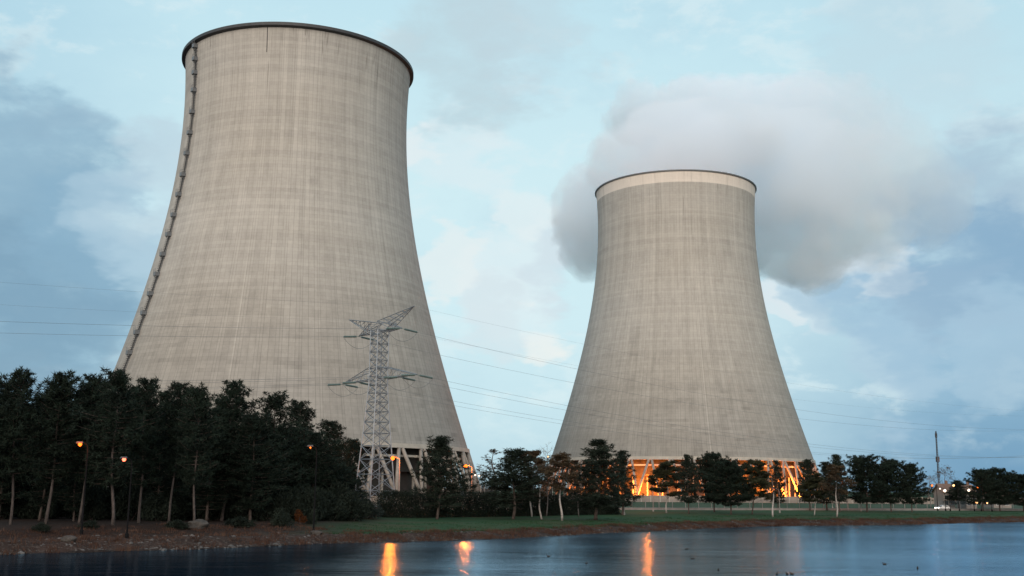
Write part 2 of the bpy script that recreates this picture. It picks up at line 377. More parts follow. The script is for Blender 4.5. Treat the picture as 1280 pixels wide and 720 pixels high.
def make_water():
    mb = MB(); n = len(SH)
    pts = [(-6000, SH[0][1] + 30)] + [(x, y + 16) for x, y in SH] + [(7000, SH[-1][1] + 30)]
    for (x0, y0), (x1, y1) in zip(pts, pts[1:]): mb.quad((x0, -3500, 0), (x1, -3500, 0), (x1, y1, 0), (x0, y0, 0))
    mt, t = material('rippled_water'); co = pos_co(t)
    w1 = t.noise(t.vec('MULTIPLY', co, (0.45, 1.0, 1)), 0.9, 4, 0.6, 0.4)
    w2 = t.noise(t.vec('MULTIPLY', co, (1.0, 1.0, 1)), 3.2, 3, 0.55, 0.3)
    patch = t.noise(t.vec('MULTIPLY', co, (0.02, 0.05, 1)), 1.0, 3, 0.5)
    w0 = t.noise(t.vec('MULTIPLY', co, (0.40, 1.0, 1)), 0.22, 3, 0.6, 0.3)
    h = t.math('ADD', t.math('ADD', w1, t.math('MULTIPLY', w2, 0.40)), t.math('MULTIPLY', w0, 2.6))
    bp = t.n('ShaderNodeBump', None, Strength=0.13, Distance=0.30, Height=h)
    fr = t.n('ShaderNodeFresnel', None, IOR=1.55, Normal=bp)
    # calm water in the lee of the grove, wind-ruffled water away from it
    wind = t.mrange(t.math('ADD', t.n('ShaderNodeSeparateXYZ', None, i0=co).outputs[0], t.math('MULTIPLY', t.math('SUBTRACT', patch, 0.5), 26.0)), -27, -7, 0.0, 1.0, True)
    rough = t.math('MULTIPLY_ADD', wind, t.mrange(patch, 0.35, 0.65, 0.07, 0.12), 0.05)
    t.set(bp.inputs['Strength'], t.math('MULTIPLY_ADD', wind, 0.11, 0.10))
    gl = t.n('ShaderNodeBsdfGlossy', {'distribution': 'GGX'}, Color=(0.56, 0.79, 0.98, 1), Roughness=rough, Normal=bp)
    df = t.n('ShaderNodeBsdfDiffuse', None, Color=(0.002, 0.012, 0.026, 1))
    mx = t.n('ShaderNodeMixShader', None, i0=fr, i1=df, i2=gl)
    ou = t.n('ShaderNodeOutputMaterial'); t.nt.links.new(mx.outputs[0], ou.inputs[0])
    o = mb.build('water', mt); tag(o, 'dark blue rippled water with orange lamp streaks', 'water', kind='structure')
make_water()

# ------------------------------------------------------------------ the cooling towers
ZTOP, ZLIP = 164.5, 18.9
G0 = 1.3
def tower(loc, matname, lip, label, ladder):
    root = empty('cooling_tower', (loc[0], loc[1], G0)); tag(root, label, 'cooling tower')
    top = ZTOP - G0; bot = lip - G0
    prof = []
    N = 90
    for i in range(N + 1):
        z = bot + (top - bot) * i / N; prof.append((rad(z + G0), z))
    inner = [(r - 0.55, z) for r, z in reversed(prof)]
    mb = MB(); mb.lathe(prof + inner, 224, closed=True)
    mb.build('shell', M[matname], root, smooth=True)
    # ring beam at the foot of the shell
    rb = MB(); r0 = prof[0][0]; rb.lathe([(r0 + 0.35, bot - 0.1), (r0 + 0.12, bot + 1.3), (r0 - 1.1, bot + 1.3), (r0 - 0.9, bot - 0.1)], 176, closed=True)
    rb.build('ring_beam', M['concrete'], root)
    # walkway lip round the top
    rt = prof[-1][0]; lp = MB()
    w, q = (1.25, 1.0) if ladder else (0.7, 0.48)
    lp.lathe([(rt - 0.6, top + 0.02), (rt + 0.02, top - 1.1 * q), (rt + w, top - 0.7 * q), (rt + w, top + 0.4 * q), (rt + w - 0.25, top + 0.4 * q), (rt + w - 0.25, top + 0.1)], 224, closed=True)
    lp.build('rim_walkway', M['dark' if ladder else 'cage'], root)
    # V columns
    foot_r = r0 + 5.5; NV = 44; da = 2 * PI / NV
    col = MB()
    def leg(a0, a1):
        p0 = Vector((foot_r * math.cos(a0), foot_r * math.sin(a0), 0.4)); p1 = Vector(((r0 - 0.35) * math.cos(a1), (r0 - 0.35) * math.sin(a1), bot + 0.2))
        mb2 = MB(); mb2.tube([p0, p1], 0.62, 8); return mb2.mesh('column', M['column'], True)
    la, lb = leg(-da * 0.06, da * 0.44), leg(da * 0.06, -da * 0.44)
    for i in range(NV):
        link_mesh('column', la, root, rz=i * da); link_mesh('column', lb, root, rz=i * da)
    # basin, its parapet and the fill inside
    bs = MB(); bs.lathe([(foot_r - 1.4, -0.5), (foot_r + 1.6, -0.5), (foot_r + 1.6, 1.5), (foot_r + 1.2, 1.5), (foot_r + 1.2, 0.5), (foot_r - 1.4, 0.5)], 132, closed=True)
    bs.build('basin_wall', M['concrete'], root)
    fl = MB(); fr = r0 - 6
    fl.lathe([(fr, bot - 7.5), (fr, bot + 1.0), (0.5, bot + 1.0), (0.5, bot - 7.5)], 88, closed=True)
    fl.build('cooling_fill', M['inner'], root)
    st = MB()
    for ring in (fr - 1, fr - 14, fr - 28):
        k = int(ring * 2 * PI / 7)
        for i in range(k):
            a = 2 * PI * i / k; st.box((ring * math.cos(a), ring * math.sin(a), bot / 2 - 3.5), (0.6, 0.6, bot - 7), a)
    k = 88
    for i in range(k):                                   # beams running from the fill out to the ring beam
        a = 2 * PI * (i + 0.5) / k; st.box(((r0 + fr) / 2 * math.cos(a), (r0 + fr) / 2 * math.sin(a), bot - 2.6), (r0 - fr - 0.8, 0.35, 0.7), a)
    st.lathe([(r0 - 0.9, bot - 2.9), (r0 - 0.9, bot - 2.25), (r0 - 1.5, bot - 2.25), (r0 - 1.5, bot - 2.9)], 88, closed=True)
    st.build('fill_frame', M['concrete'], root)
    core = MB(); core.lathe([(fr - 3, -0.3), (fr - 3, bot)], 88); core.build('shade_drum', M['inner'], root)  # added dark drum, shuts off the sky so the opening reads as shade
    if ladder:
        phi = ladder
        ca, sa = math.cos(phi), math.sin(phi)
        rail = MB()
        zs = [bot + 1 + (top - bot - 2) * i / 60 for i in range(61)]
        for off in (-0.28, 0.28):
            rail.tube([((rad(z + G0) + 0.55) * ca - off * sa, (rad(z + G0) + 0.55) * sa + off * ca, z) for z in zs], 0.10, 5)
        hoop = MB()
        for i in range(230):
            z = bot + 1.5 + (top - bot - 4) * i / 229; r = rad(z + G0)
            q = lambda rr, o: (rr * ca - o * sa, rr * sa + o * ca, z)
            rail.bar(q(r + 0.55, -0.28), q(r + 0.55, 0.28), 0.08)
            rail.tube([q(r + 0.05, -0.45), q(r + 0.8, -0.5), q(r + 1.25, 0), q(r + 0.8, 0.5), q(r + 0.05, 0.45)], 0.06, 4)
        rail.build('caged_ladder', M['dark'], root)
        pb = MB()                                         # a rest platform: floor, brackets, railed sides with panels
        pb.box((0.75, 0, 0), (1.7, 1.7, 0.18)); pb.box((1.52, 0, 0.7), (0.10, 1.7, 1.2)); pb.box((0.75, 0.80, 0.7), (1.5, 0.10, 1.2)); pb.box((0.75, -0.80, 0.7), (1.5, 0.10, 1.2))
        pb.bar((1.4, 0.7, 0), (-0.1, 0.7, -1.3), 0.16); pb.bar((1.4, -0.7, 0), (-0.1, -0.7, -1.3), 0.16)
        for s in (-1, 1): pb.bar((1.5, s * 0.8, 0), (1.5, s * 0.8, 2.3), 0.12)
        pb.bar((1.5, -0.8, 2.3), (1.5, 0.8, 2.3), 0.12); pb.bar((1.5, -0.8, 1.75), (1.5, 0.8, 1.75), 0.10)
        pm = pb.mesh('rest_platform', M['cage'])
        for z in LADDER_Z:
            r = rad(z) ; link_mesh('rest_platform', pm, root, (r * ca, r * sa, z - G0), phi)
        cb = MB()                                         # earthing cable down the face
        a2 = CABLE_PHI; c2, s2 = math.cos(a2), math.sin(a2)
        cb.tube([((rad(z + G0) + 0.12) * c2, (rad(z + G0) + 0.12) * s2, z) for z in [top - 10 + i for i in range(9)] + [top - 0.7]], 0.13, 5)
        cb.build('earthing_cable', M['dark'], root)
    return root
pts = [solve_on_tower(T1, u, v) for u, v in ((240.5, 79), (240.5, 96), (239.5, 119), (237.5, 149), (233.5, 178), (228, 207), (222, 238), (215, 267), (207, 297), (198, 326), (188, 356), (178, 386), (169, 416))]
pts = [p for p in pts if p]
PHI_L = sorted(p[0] for p in pts)[len(pts) // 2] + math.radians(5.5)
zl = sorted(p[1] for p in pts)
print('LADDER', [(round(math.degrees(a), 1), round(z, 1)) for a, z in pts])
LADDER_Z = [161.5, 156.7, 151.6, 145.0, 136.8, 129.0, 121.2, 113.2, 105.8, 98.2, 91.0, 83.8, 76.6, 69.6, 62.8, 56, 49, 42]
CABLE_PHI = (solve_on_tower(T1, 334, 50) or (-1.7, 0))[0]
TOWER1 = tower(T1, 'shell_a', ZLIP, 'tall grey concrete cooling tower with a ladder up its left side and a dark rim', PHI_L)
TOWER2 = tower(T2, 'shell_b', ZLIP + 1.2, 'grey concrete cooling tower with a white band under its rim and steam rising from it', None)
# ------------------------------------------------------------------ pylon
PY_Y = 262.0
pb0 = at_y(469, 600, PY_Y); PYX = pb0.x
def py_z(v): return at_y(469, v, PY_Y).z
adir = Vector((0.64, -0.768, 0)).normalized()            # the arms run towards the right and nearer
ldir = Vector((0.768, 0.64, 0)).normalized()             # the line runs right and away
PY_ROT = math.atan2(adir.y, adir.x)
def make_pylon():
    root = empty('lattice_pylon', (PYX, PY_Y, G0), PY_ROT)
    tag(root, 'grey steel lattice pylon with two arms in front of the tall cooling tower', 'pylon')
    zt = py_z(413) - G0; zl_ = py_z(474) - G0; zh = py_z(394) - G0
    def w(z):                                            # half width of the square body
        zk = zl_ - 0.5
        return 1.6 if z >= zk else 1.6 + (3.7 - 1.6) * ((zk - z) / zk) ** 1.15
    b = MB(); levels = [0]
    z = 0
    while z < zt - 1.0:
        z += max(2.0, w(z) * 1.15); levels.append(min(z, zt))
    if levels[-1] < zt: levels[-1] = zt
    C = [(-1, -1), (1, -1), (1, 1), (-1, 1)]
    for z0, z1 in zip(levels, levels[1:]):
        w0, w1 = w(z0), w(z1)
        for i in range(4):
            a, c = C[i], C[(i + 1) % 4]
            b.bar((a[0] * w0, a[1] * w0, z0), (a[0] * w1, a[1] * w1, z1), 0.28)
            b.bar((a[0] * w0, a[1] * w0, z0), (c[0] * w1, c[1] * w1, z1), 0.15)
            b.bar((c[0] * w0, c[1] * w0, z0), (a[0] * w1, a[1] * w1, z1), 0.15)
            b.bar((a[0] * w1, a[1] * w1, z1), (c[0] * w1, c[1] * w1, z1), 0.13)
    b.build('lattice_body', M['galv'], root)
    def arm(s, half, zc, drop, name, tipz=0.0):
        mb = MB(); wb = 1.6; n = 6
        P = lambda t, sy, top: Vector((s * (wb + (half - wb) * t), sy * wb * (1 - t), zc + tipz * t + (drop * (1 - t) if top else 0)))
        for i in range(n):
            t0, t1 = i / n, (i + 1) / n
            for sy in (-1, 1):
                for top in (0, 1): mb.bar(P(t0, sy, top), P(t1, sy, top), 0.17)
                mb.bar(P(t0, sy, i % 2), P(t1, sy, 1 - i % 2), 0.10); mb.bar(P(t1, sy, 0), P(t1, sy, 1), 0.09)
            mb.bar(P(t0, -1, 0), P(t1, 1, 0), 0.10); mb.bar(P(t0, 1, 1), P(t1, -1, 1), 0.10); mb.bar(P(t1, -1, 0), P(t1, 1, 0), 0.09)
        mb.build(name, M['galv'], root)
    HU, HL = 9.6, 16.4
    arm(-1, HU, zt - 0.4, 2.4, 'upper_arm'); arm(1, HU, zt - 0.4, 2.4, 'upper_arm')
    arm(-1, HL, zl_, 3.0, 'lower_arm'); arm(1, HL, zl_, 3.0, 'lower_arm')
    for s in (-1, 1):                                    # earth wire horns
        mb = MB(); hx = 14.6
        A = [Vector((s * 1.0, y, zt + 2.0)) for y in (-1.6, 1.6)] + [Vector((s * 5.0, y * 0.9, zt + 0.2)) for y in (-1, 1)]
        tip = Vector((s * hx, 0, zt + 4.3))
        for p in A: mb.bar(p, tip, 0.17)
        for k in range(1, 6):
            q = [p.lerp(tip, k / 6) for p in A]
            for i, j in ((0, 1), (2, 3), (0, 2), (1, 3), (0, 3)): mb.bar(q[i], q[j], 0.09)
        mb.bar(A[0], A[2], 0.12); mb.bar(A[1], A[3], 0.12)
        mb.build('earth_wire_horn', M['galv'], root)
    ft = MB()
    for a in C: ft.box((a[0] * 3.7, a[1] * 3.7, 0.05), (1.2, 1.2, 0.9))
    ft.build('footing', M['concrete'], root)
    # insulators: strings of glass discs along the line on both sides of each attachment
    ins = MB(); L = 3.6
    for k in range(16):
        xx = 0.8 + L * k / 16; ins.tube([(0, xx, 0), (0, xx + 0.10, 0), (0, xx + 0.13, 0)], [0.25, 0.25, 0.08], 8)
    ins.tube([(0, 0, 0), (0, L + 1.0, 0)], 0.07, 5)
    im = ins.mesh('insulator_string', M['glass_insul'])
    att = [(-HU, zt - 0.4), (HU, zt - 0.4), (-HL, zl_), (HL, zl_), (-HL * 0.56, zl_), (HL * 0.56, zl_)]
    for x, z in att:
        for s in (0, PI):
            o = link_mesh('insulator_string', im, root, (x, 0, z - 0.15), s); o.rotation_euler.x = -0.10 if s == 0 else -0.10
    return att, [(-14.6, zt + 4.3), (14.6, zt + 4.3)], L + 1.0
ATT, EARTH, INS_L = make_pylon()
def wire(x, z, label, earth=False):
    base = Vector((PYX, PY_Y, G0)) + adir * x + Vector((0, 0, z))
    sag, span = (9.5, 470.0) if earth else (12.5, 470.0)
    mb = MB(); off = 0.0 if earth else INS_L; r = 0.012 if earth else 0.025
    f = lambda t: -4 * sag * (t / span) * (1 - t / span)
    for s in (-1, 1):
        ts = [off + (span - 2 * off) * (i / 60) ** 1.0 for i in range(61)]
        h0 = -0.15 + (-0.46 if not earth else 0)
        mb.tube([base + ldir * s * t + Vector((0, 0, f(t) - f(off) + h0)) for t in ts], r, 4)
    if not earth:                                        # jumper loop under the arm
        mb.tube([base + ldir * (off * k / 8) + Vector((0, 0, -0.6 - 2.6 * (1 - (k / 8) ** 2))) for k in range(-8, 9)], 0.045, 4)
    o = mb.build('power_line', M['wire']); tag(o, label, 'power line', 'wires strung through the lattice pylon')
for (x, z), lb in zip(ATT, ['thin wire held by the left tip of the upper pylon arm', 'thin wire held by the right tip of the upper pylon arm', 'thin wire held by the left tip of the lower pylon arm',
                            'thin wire held by the right tip of the lower pylon arm', 'thin wire held halfway along the left lower pylon arm', 'thin wire held halfway along the right lower pylon arm']): wire(x, z, lb)
wire(*EARTH[0], 'thinnest wire, held by the left horn on top of the pylon', True); wire(*EARTH[1], 'thinnest wire, held by the right horn on top of the pylon', True)

# ------------------------------------------------------------------ trees
class Leaves:
    def __init__(s): s.v = []; s.f = []
    def tri(s, a, b, c):
        n = len(s.v); s.v += [tuple(a), tuple(b), tuple(c)]; s.f.append((n, n + 1, n + 2))
    def tuft(s, c, r, k, wid, rng, up=0.3):
        for _ in range(k):
            d = Vector((rng.gauss(0, 1), rng.gauss(0, 1), rng.gauss(0, 1) + up)); d.normalize()
            sd = d.cross(Vector((rng.gauss(0, 1), rng.gauss(0, 1), rng.gauss(0, 1)))).normalized() * wid
            st = c + d * r * rng.uniform(0.0, 0.35); s.tri(st - sd, st + sd, c + d * r * rng.uniform(0.75, 1.15))
    def cloud(s, c, r, k, size, rng, squash=0.8):
        for _ in range(k):
            d = Vector((rng.gauss(0, 1), rng.gauss(0, 1), rng.gauss(0, 1))).normalized() * r * rng.random() ** 0.45
            d.z *= squash; p = c + d
            a = Vector((rng.gauss(0, 1), rng.gauss(0, 1), rng.gauss(0, 1))).normalized() * size * rng.uniform(0.6, 1.3)
            b = a.cross(Vector((rng.gauss(0, 1), rng.gauss(0, 1), rng.gauss(0, 1)))).normalized() * size * rng.uniform(0.35, 0.7)
            s.tri(p - a - b * 0.3, p + a * 0.2 + b, p + a - b * 0.5)
    def mesh(s, name, mat):
        me = D.meshes.new(name); me.from_pydata(s.v, [], s.f); me.materials.append(mat); me.update(); return me

def reach(lv):
    r = sorted(math.hypot(p[0], p[1]) for p in lv.v); return r[int(len(r) * 0.965)]

def pine_meshes(seed, H=16.0, R=3.0, base=0.30, shape='tall', bark='bark', leaf='needle', dens=1.0, lean=0.0):
    rng = random.Random(seed); tr = MB(); lb = MB(); lv = Leaves()
    bx, by = rng.uniform(-0.35, 0.35) + lean, rng.uniform(-0.35, 0.35)
    axis = lambda z: Vector((bx * math.sin(z / H * 2.2) + 0.12 * math.sin(z * 0.6 + seed), by * math.sin(z / H * 2.0), z))
    n = 14; tr.tube([axis(H * 0.97 * i / n) - Vector((0, 0, 0.3 if i == 0 else 0)) for i in range(n + 1)], [0.155 * (1 - 0.85 * i / n) + (0.04 if i == 0 else 0) for i in range(n + 1)], 8)
    z = H * base
    lop = [rng.uniform(0.75, 1.2) for _ in range(7)]
    while z < H * 0.985:
        t = min(1.0, max(0.0, (z / H - base) / (1 - base)))
        if shape == 'tall': pr = 0.18 + 0.84 * math.sin(PI * (0.17 + 0.79 * t))
        elif shape == 'cone': pr = (1 - t) ** 0.62 * 0.98 + 0.07 if t > 0.15 else 0.72 + t * 1.6
        else: pr = math.sqrt(max(0.0, 1 - (2 * t - 0.8) ** 2 / 1.46)) * 0.98 + 0.05
        nb = rng.choice((4, 5, 5, 6)); a0 = rng.uniform(0, 2 * PI)
        for k in range(nb):
            a = a0 + 2 * PI * k / nb + rng.uniform(-0.35, 0.35)
            L = R * pr * lop[int(a / (2 * PI) * 7) % 7] * rng.uniform(0.66, 1.08) * (1 + 0.55 * noise.noise((math.cos(a) * 1.1 + seed, math.sin(a) * 1.1, z * 0.33)))
            rise = rng.uniform(-0.05, 0.35) + 0.35 * t
            if rng.random() < 0.09: continue
            o = axis(z); d = Vector((math.cos(a), math.sin(a), 0))
            P = lambda q: o + d * (L * q) + Vector((0, 0, L * (rise * q * q + (0.05 - 0.12 * (1 - t)) * q)))
            lb.tube([P(0), P(0.5), P(1.0)], [0.045 * (1 - 0.6 * t) + 0.010, 0.028, 0.008], 4, False)
            m_ = max(4, int(L / 0.27 * dens))
            for j in range(m_):
                q = 0.22 + 0.82 * (j + rng.random()) / m_
                side = Vector((-d.y, d.x, 0)) * rng.gauss(0, 0.30) * (0.4 + q) * L * 0.42
                c = P(q) + side + Vector((0, 0, rng.uniform(-0.12, 0.30)))
                lv.tuft(c, rng.uniform(0.36, 0.66), int(17 * dens) + rng.randint(-3, 4), 0.055, rng)
        z += rng.uniform(0.42, 0.72) * (0.9 if t < 0.7 else 0.65)
    for _ in range(4): lv.tuft(axis(H * rng.uniform(0.95, 1.0)) + Vector((rng.gauss(0, 0.25), rng.gauss(0, 0.25), 0)), 0.55, 18, 0.045, rng, 0.9)
    return tr.mesh('trunk', M[bark], True), lv.mesh('crown', M[leaf]), H, reach(lv), lb.mesh('limbs', M['bark'])

def leafy_meshes(seed, H=10.0, R=2.6, base=0.28, bark='birch', leaf='leaf_autumn', dens=1.0, lean=0.0, twigs=3, size=0.14, upright=0.55, twig='twig'):
    rng = random.Random(seed); tr = MB(); lv = Leaves(); tw = MB()
    def grow(p, d, L, r, depth):
        pts = [p]; q = p.copy(); dd = d.copy(); n = 4
        for i in range(n):
            dd = (dd + Vector((rng.gauss(0, 0.13), rng.gauss(0, 0.13), rng.gauss(0, 0.06) + 0.05))).normalized(); q = q + dd * (L / n); pts.append(q.copy())
        (tr if depth < 1 else tw).tube(pts, [r * (1 - 0.55 * i / n) for i in range(n + 1)], 6 if depth < 2 else 3, False)
        if depth >= twigs:
            if dens > 0:
                for pt in pts[1:]: lv.cloud(pt, 0.36 * R / 2.6, int(7 * dens + rng.random()), size, rng)
            return
        for k in range(rng.choice((3, 4, 4))):
            t = rng.uniform(0.35, 1.0); o = pts[min(n, int(t * n + 0.5))]
            a = rng.uniform(0, 2 * PI); sp = rng.uniform(0.45, 0.95)
            e = dd.orthogonal().normalized(); f = dd.cross(e)
            nd = (dd * math.cos(sp) + (e * math.cos(a) + f * math.sin(a)) * math.sin(sp) + Vector((0, 0, upright * 0.35))).normalized()
            grow(o, nd, L * rng.uniform(0.5, 0.72), max(0.012, r * 0.42), depth + 1)
    n = 12; pts = [Vector((lean * (H * i / n) * 0.1 + 0.10 * math.sin(i * 0.9 + seed), 0.1 * math.cos(i * 0.7 + seed), H * 0.93 * i / n - (0.3 if i == 0 else 0))) for i in range(n + 1)]
    r0 = 0.080 * H / 10
    tr.tube(pts, [r0 * (1 - 0.88 * i / n) for i in range(n + 1)], 8)
    nb = 20
    for k in range(nb):
        t = base + (1 - base) * (k + rng.random() * 0.8) / nb; z = min(t, 0.99) * n; i = min(n - 1, int(z)); o = pts[i].lerp(pts[i + 1], z - i)
        a = k * 2.4 + rng.uniform(-0.4, 0.4); tt = (t - base) / (1 - base)
        L = R * (0.55 + 0.6 * math.sin(min(1, tt + 0.18) * PI)) * rng.uniform(0.65, 1.0) * 0.72
        nd = Vector((math.cos(a), math.sin(a), upright + rng.uniform(0, 0.5))).normalized()
        grow(o, nd, L, r0 * 0.30 * (1 - 0.6 * tt), 1)
    trm = tr.mesh('trunk', M[bark], True); twm = tw.mesh('twigs', M[twig]); R = reach(lv) if lv.f else reach(tw)
    lvm = lv.mesh('crown', M[leaf]) if lv.f else None
    return trm, lvm, H, R, twm

def bush_meshes(seed, R=2.0, Hh=2.0, leaf='leaf_hedge', k=2600, size=0.13, lobes=9):
    rng = random.Random(seed); lv = Leaves(); st = MB()
    for i in range(lobes):
        a = rng.uniform(0, 2 * PI); rr = R * 0.62 * math.sqrt(rng.random())
        c = Vector((rr * math.cos(a), rr * math.sin(a), Hh * rng.uniform(0.25, 0.68) * (1.05 - 0.45 * rr / R)))
        lv.cloud(c, R * rng.uniform(0.34, 0.52), k // lobes, size, rng, 0.85)
        st.tube([(0, 0, -0.2), (c.x * 0.5, c.y * 0.5, c.z * 0.45), c], [0.07, 0.045, 0.015], 5)
    lv.cloud(Vector((0, 0, Hh * 0.22)), R * 0.85, k // 3, size, rng, 0.35)
    return st.mesh('stem', M['twig']), lv.mesh('foliage', M[leaf]), Hh, R

SPEC = {}
def spec(key, fn, *a, **k): SPEC[key] = fn(*a, **k)
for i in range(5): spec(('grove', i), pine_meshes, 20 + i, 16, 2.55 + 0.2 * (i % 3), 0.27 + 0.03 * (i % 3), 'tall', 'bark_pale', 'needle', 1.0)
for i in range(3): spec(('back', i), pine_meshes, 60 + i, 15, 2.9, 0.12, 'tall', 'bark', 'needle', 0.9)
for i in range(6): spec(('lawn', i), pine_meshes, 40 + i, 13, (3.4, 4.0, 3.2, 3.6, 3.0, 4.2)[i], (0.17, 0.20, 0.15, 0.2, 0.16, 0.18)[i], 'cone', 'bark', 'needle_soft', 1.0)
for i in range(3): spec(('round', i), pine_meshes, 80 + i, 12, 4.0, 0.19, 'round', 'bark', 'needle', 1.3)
spec(('olive', 0), leafy_meshes, 5, 12, 3.2, 0.17, 'bark', 'leaf_olive', 3.4)
spec(('autumn', 0), leafy_meshes, 8, 12, 2.8, 0.25, 'birch', 'leaf_autumn', 1.5)
spec(('autumn', 1), leafy_meshes, 9, 10, 2.4, 0.28, 'birch', 'leaf_olive', 1.8)
spec(('sparse', 0), leafy_meshes, 12, 12, 2.4, 0.3, 'birch', 'leaf_autumn', 0.12, 0.5, twig='twig_pale')
spec(('sparse', 1), leafy_meshes, 13, 12, 2.3, 0.35, 'birch', 'leaf_autumn', 0.7, 0.1)
spec(('bare', 0), leafy_meshes, 15, 13, 3.0, 0.3, 'twig_pale', 'leaf_autumn', 0.0, twig='twig_pale')
spec(('bare', 1), leafy_meshes, 16, 12, 3.2, 0.25, 'twig_pale', 'leaf_autumn', 0.12, twig='twig_pale')
spec(('wispy', 0), leafy_meshes, 18, 13, 1.6, 0.3, 'birch', 'leaf_autumn', 0.3, 0.0, 2)

def plant(key, u, vf, vtop, wpx, name, label, cat='tree', group=None, rz=None, yfix=None):
    p = on_ground(u, vf) if yfix is None else at_y(u, vf, yfix)
    if yfix is not None: p.z = ground_z(p.x, p.y)
    top = at_y(u, vtop, p.y).z; h = top - p.z
    s = SPEC[key]; H, R = s[2], s[3]
    dist = math.hypot(p.x, p.y)
    sx = (wpx / F * dist / 2) / R; sz = h / H
    root = empty(name, p - Vector((0, 0, 0.05)), random.uniform(0, 2 * PI) if rz is None else rz)
    tag(root, label, cat, group)
    for nm, me in (('trunk', s[0]), ('crown', s[1]), ('twigs', s[4] if len(s) > 4 else None)):
        if nm == 'twigs' and me is not None: nm = 'limbs' if me.name.startswith('limbs') else 'branches'
        if me is None: continue
        if nm == 'trunk' and me.name.startswith('stem'): nm = 'stem'
        if nm == 'crown' and me.name.startswith('foliage'): nm = 'foliage'
        o = link_mesh(nm, me, root); o.scale = (sx, sx, sz)
    return p

# the grove on the left bank: front row, from the photo
GR = 'pines of the dark grove on the left bank'
front = [(-32, 657, 468, 62, 'dark pine cut by the left picture edge, on the rocky bank'),
         (13, 656, 464, 60, 'dark pine with pale bare trunk, first whole trunk from the left'),
         (58, 655, 466, 62, 'dark pine with pale leaning trunk, second from the left on the bank'),
         (100, 654, 470, 56, 'dark pine right beside the orange lamp, third from the left on the bank'),
         (140, 657, 464, 66, 'tallest dark pine with the most tilted pale trunk, before the red lamp'),
         (175, 654, 474, 58, 'dark pine just right of the red lamp in the grove'),
         (211, 653, 480, 54, 'dark pine in front of the tall tower foot, fifth trunk left of the orange bush'),
         (242, 656, 484, 50, 'dark pine standing behind the large pale boulder'),
         (278, 651, 478, 62, 'dark pine with a broad top, just right of the pale boulder'),
         (333, 648, 492, 60, 'dark pine with a straight pale trunk, second trunk left of the orange bush'),
         (366, 640, 502, 56, 'dark pine rising right behind the orange bush'),
         (408, 640, 527, 52, 'lower dark pine with leaning trunk beside the round grey bush'),
         (438, 634, 549, 34, 'smallest dark pine at the right end of the grove, left of the pylon')]
for i, (u, vf, vt, w, lb) in enumerate(front): plant(('grove', (i * 2) % 5), u, vf, vt, w * 1.1, 'pine_tree', lb, 'tree', GR)
rb = random.Random(5)
def skyline(u):
    P = [(-60, 475), (0, 470), (130, 468), (200, 482), (285, 484), (330, 500), (380, 512), (420, 540), (450, 560)]
    for (a, b), (c, d) in zip(P, P[1:]):
        if u <= c: return b + (d - b) * (u - a) / (c - a)
    return 565
for i in range(44):
    u = -75 + i * 11.8 + rb.uniform(-6, 6); y = rb.uniform(140, 185)
    plant(('back', i % 3), u, 640, skyline(u) + rb.uniform(6, 50) + (y - 130) * 0.15, rb.uniform(52, 70), 'pine_tree', 'dark pine crowded in the grove behind its front row of bare trunks', 'tree', 'back rows of the left grove', yfix=y)
# dark undergrowth behind the grove
spec(('under', 0), bush_meshes, 3, 2.6, 3.2, 'leaf_hedge', 2600, 0.16)
spec(('under', 1), bush_meshes, 4, 2.4, 3.0, 'leaf_hedge', 2600, 0.16)
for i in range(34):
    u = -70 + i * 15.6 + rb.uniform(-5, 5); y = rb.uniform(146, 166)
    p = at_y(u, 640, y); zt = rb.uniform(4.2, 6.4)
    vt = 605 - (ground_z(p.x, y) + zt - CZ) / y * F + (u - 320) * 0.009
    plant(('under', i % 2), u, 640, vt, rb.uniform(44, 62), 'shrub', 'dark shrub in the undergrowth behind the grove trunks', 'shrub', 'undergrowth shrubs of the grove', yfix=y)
# bushes by the bank
spec(('orangebush', 0), bush_meshes, 7, 1.0, 1.9, 'leaf_orange', 900, 0.10, 6)
spec(('bankbush', 0), bush_meshes, 9, 1.3, 1.5, 'leaf_hedge', 1500, 0.10)
spec(('greybush', 0), bush_meshes, 10, 2.6, 3.6, 'leaf_grey', 5200, 0.11, 12)
plant(('orangebush', 0), 376, 656, 629, 19, 'shrub', 'small orange autumn bush on the bank', 'shrub')
plant(('bankbush', 0), 353, 657, 632, 34, 'shrub', 'dark green bush on the bank just left of the orange bush', 'shrub')
plant(('bankbush', 0), 389, 654, 634, 17, 'shrub', 'narrow dark green bush touching the right side of the orange bush', 'shrub')
for u, vf, vt, w, lb in ((110, 660, 648, 30, 'low dark bush between the third and fourth trunks of the grove'), (222, 660, 647, 34, 'low dark bush left of the large pale boulder'),
                         (300, 659, 643, 44, 'low dark bush right of the large pale boulder'), (50, 664, 651, 26, 'low dark bush by the second trunk of the grove')):
    plant(('bankbush', 0), u, vf, vt, w, 'shrub', lb, 'shrub', 'low bushes along the top of the bank')
plant(('greybush', 0), 452, 648, 610, 66, 'shrub', 'large round grey-green bush at the left end of the hedge', 'shrub')

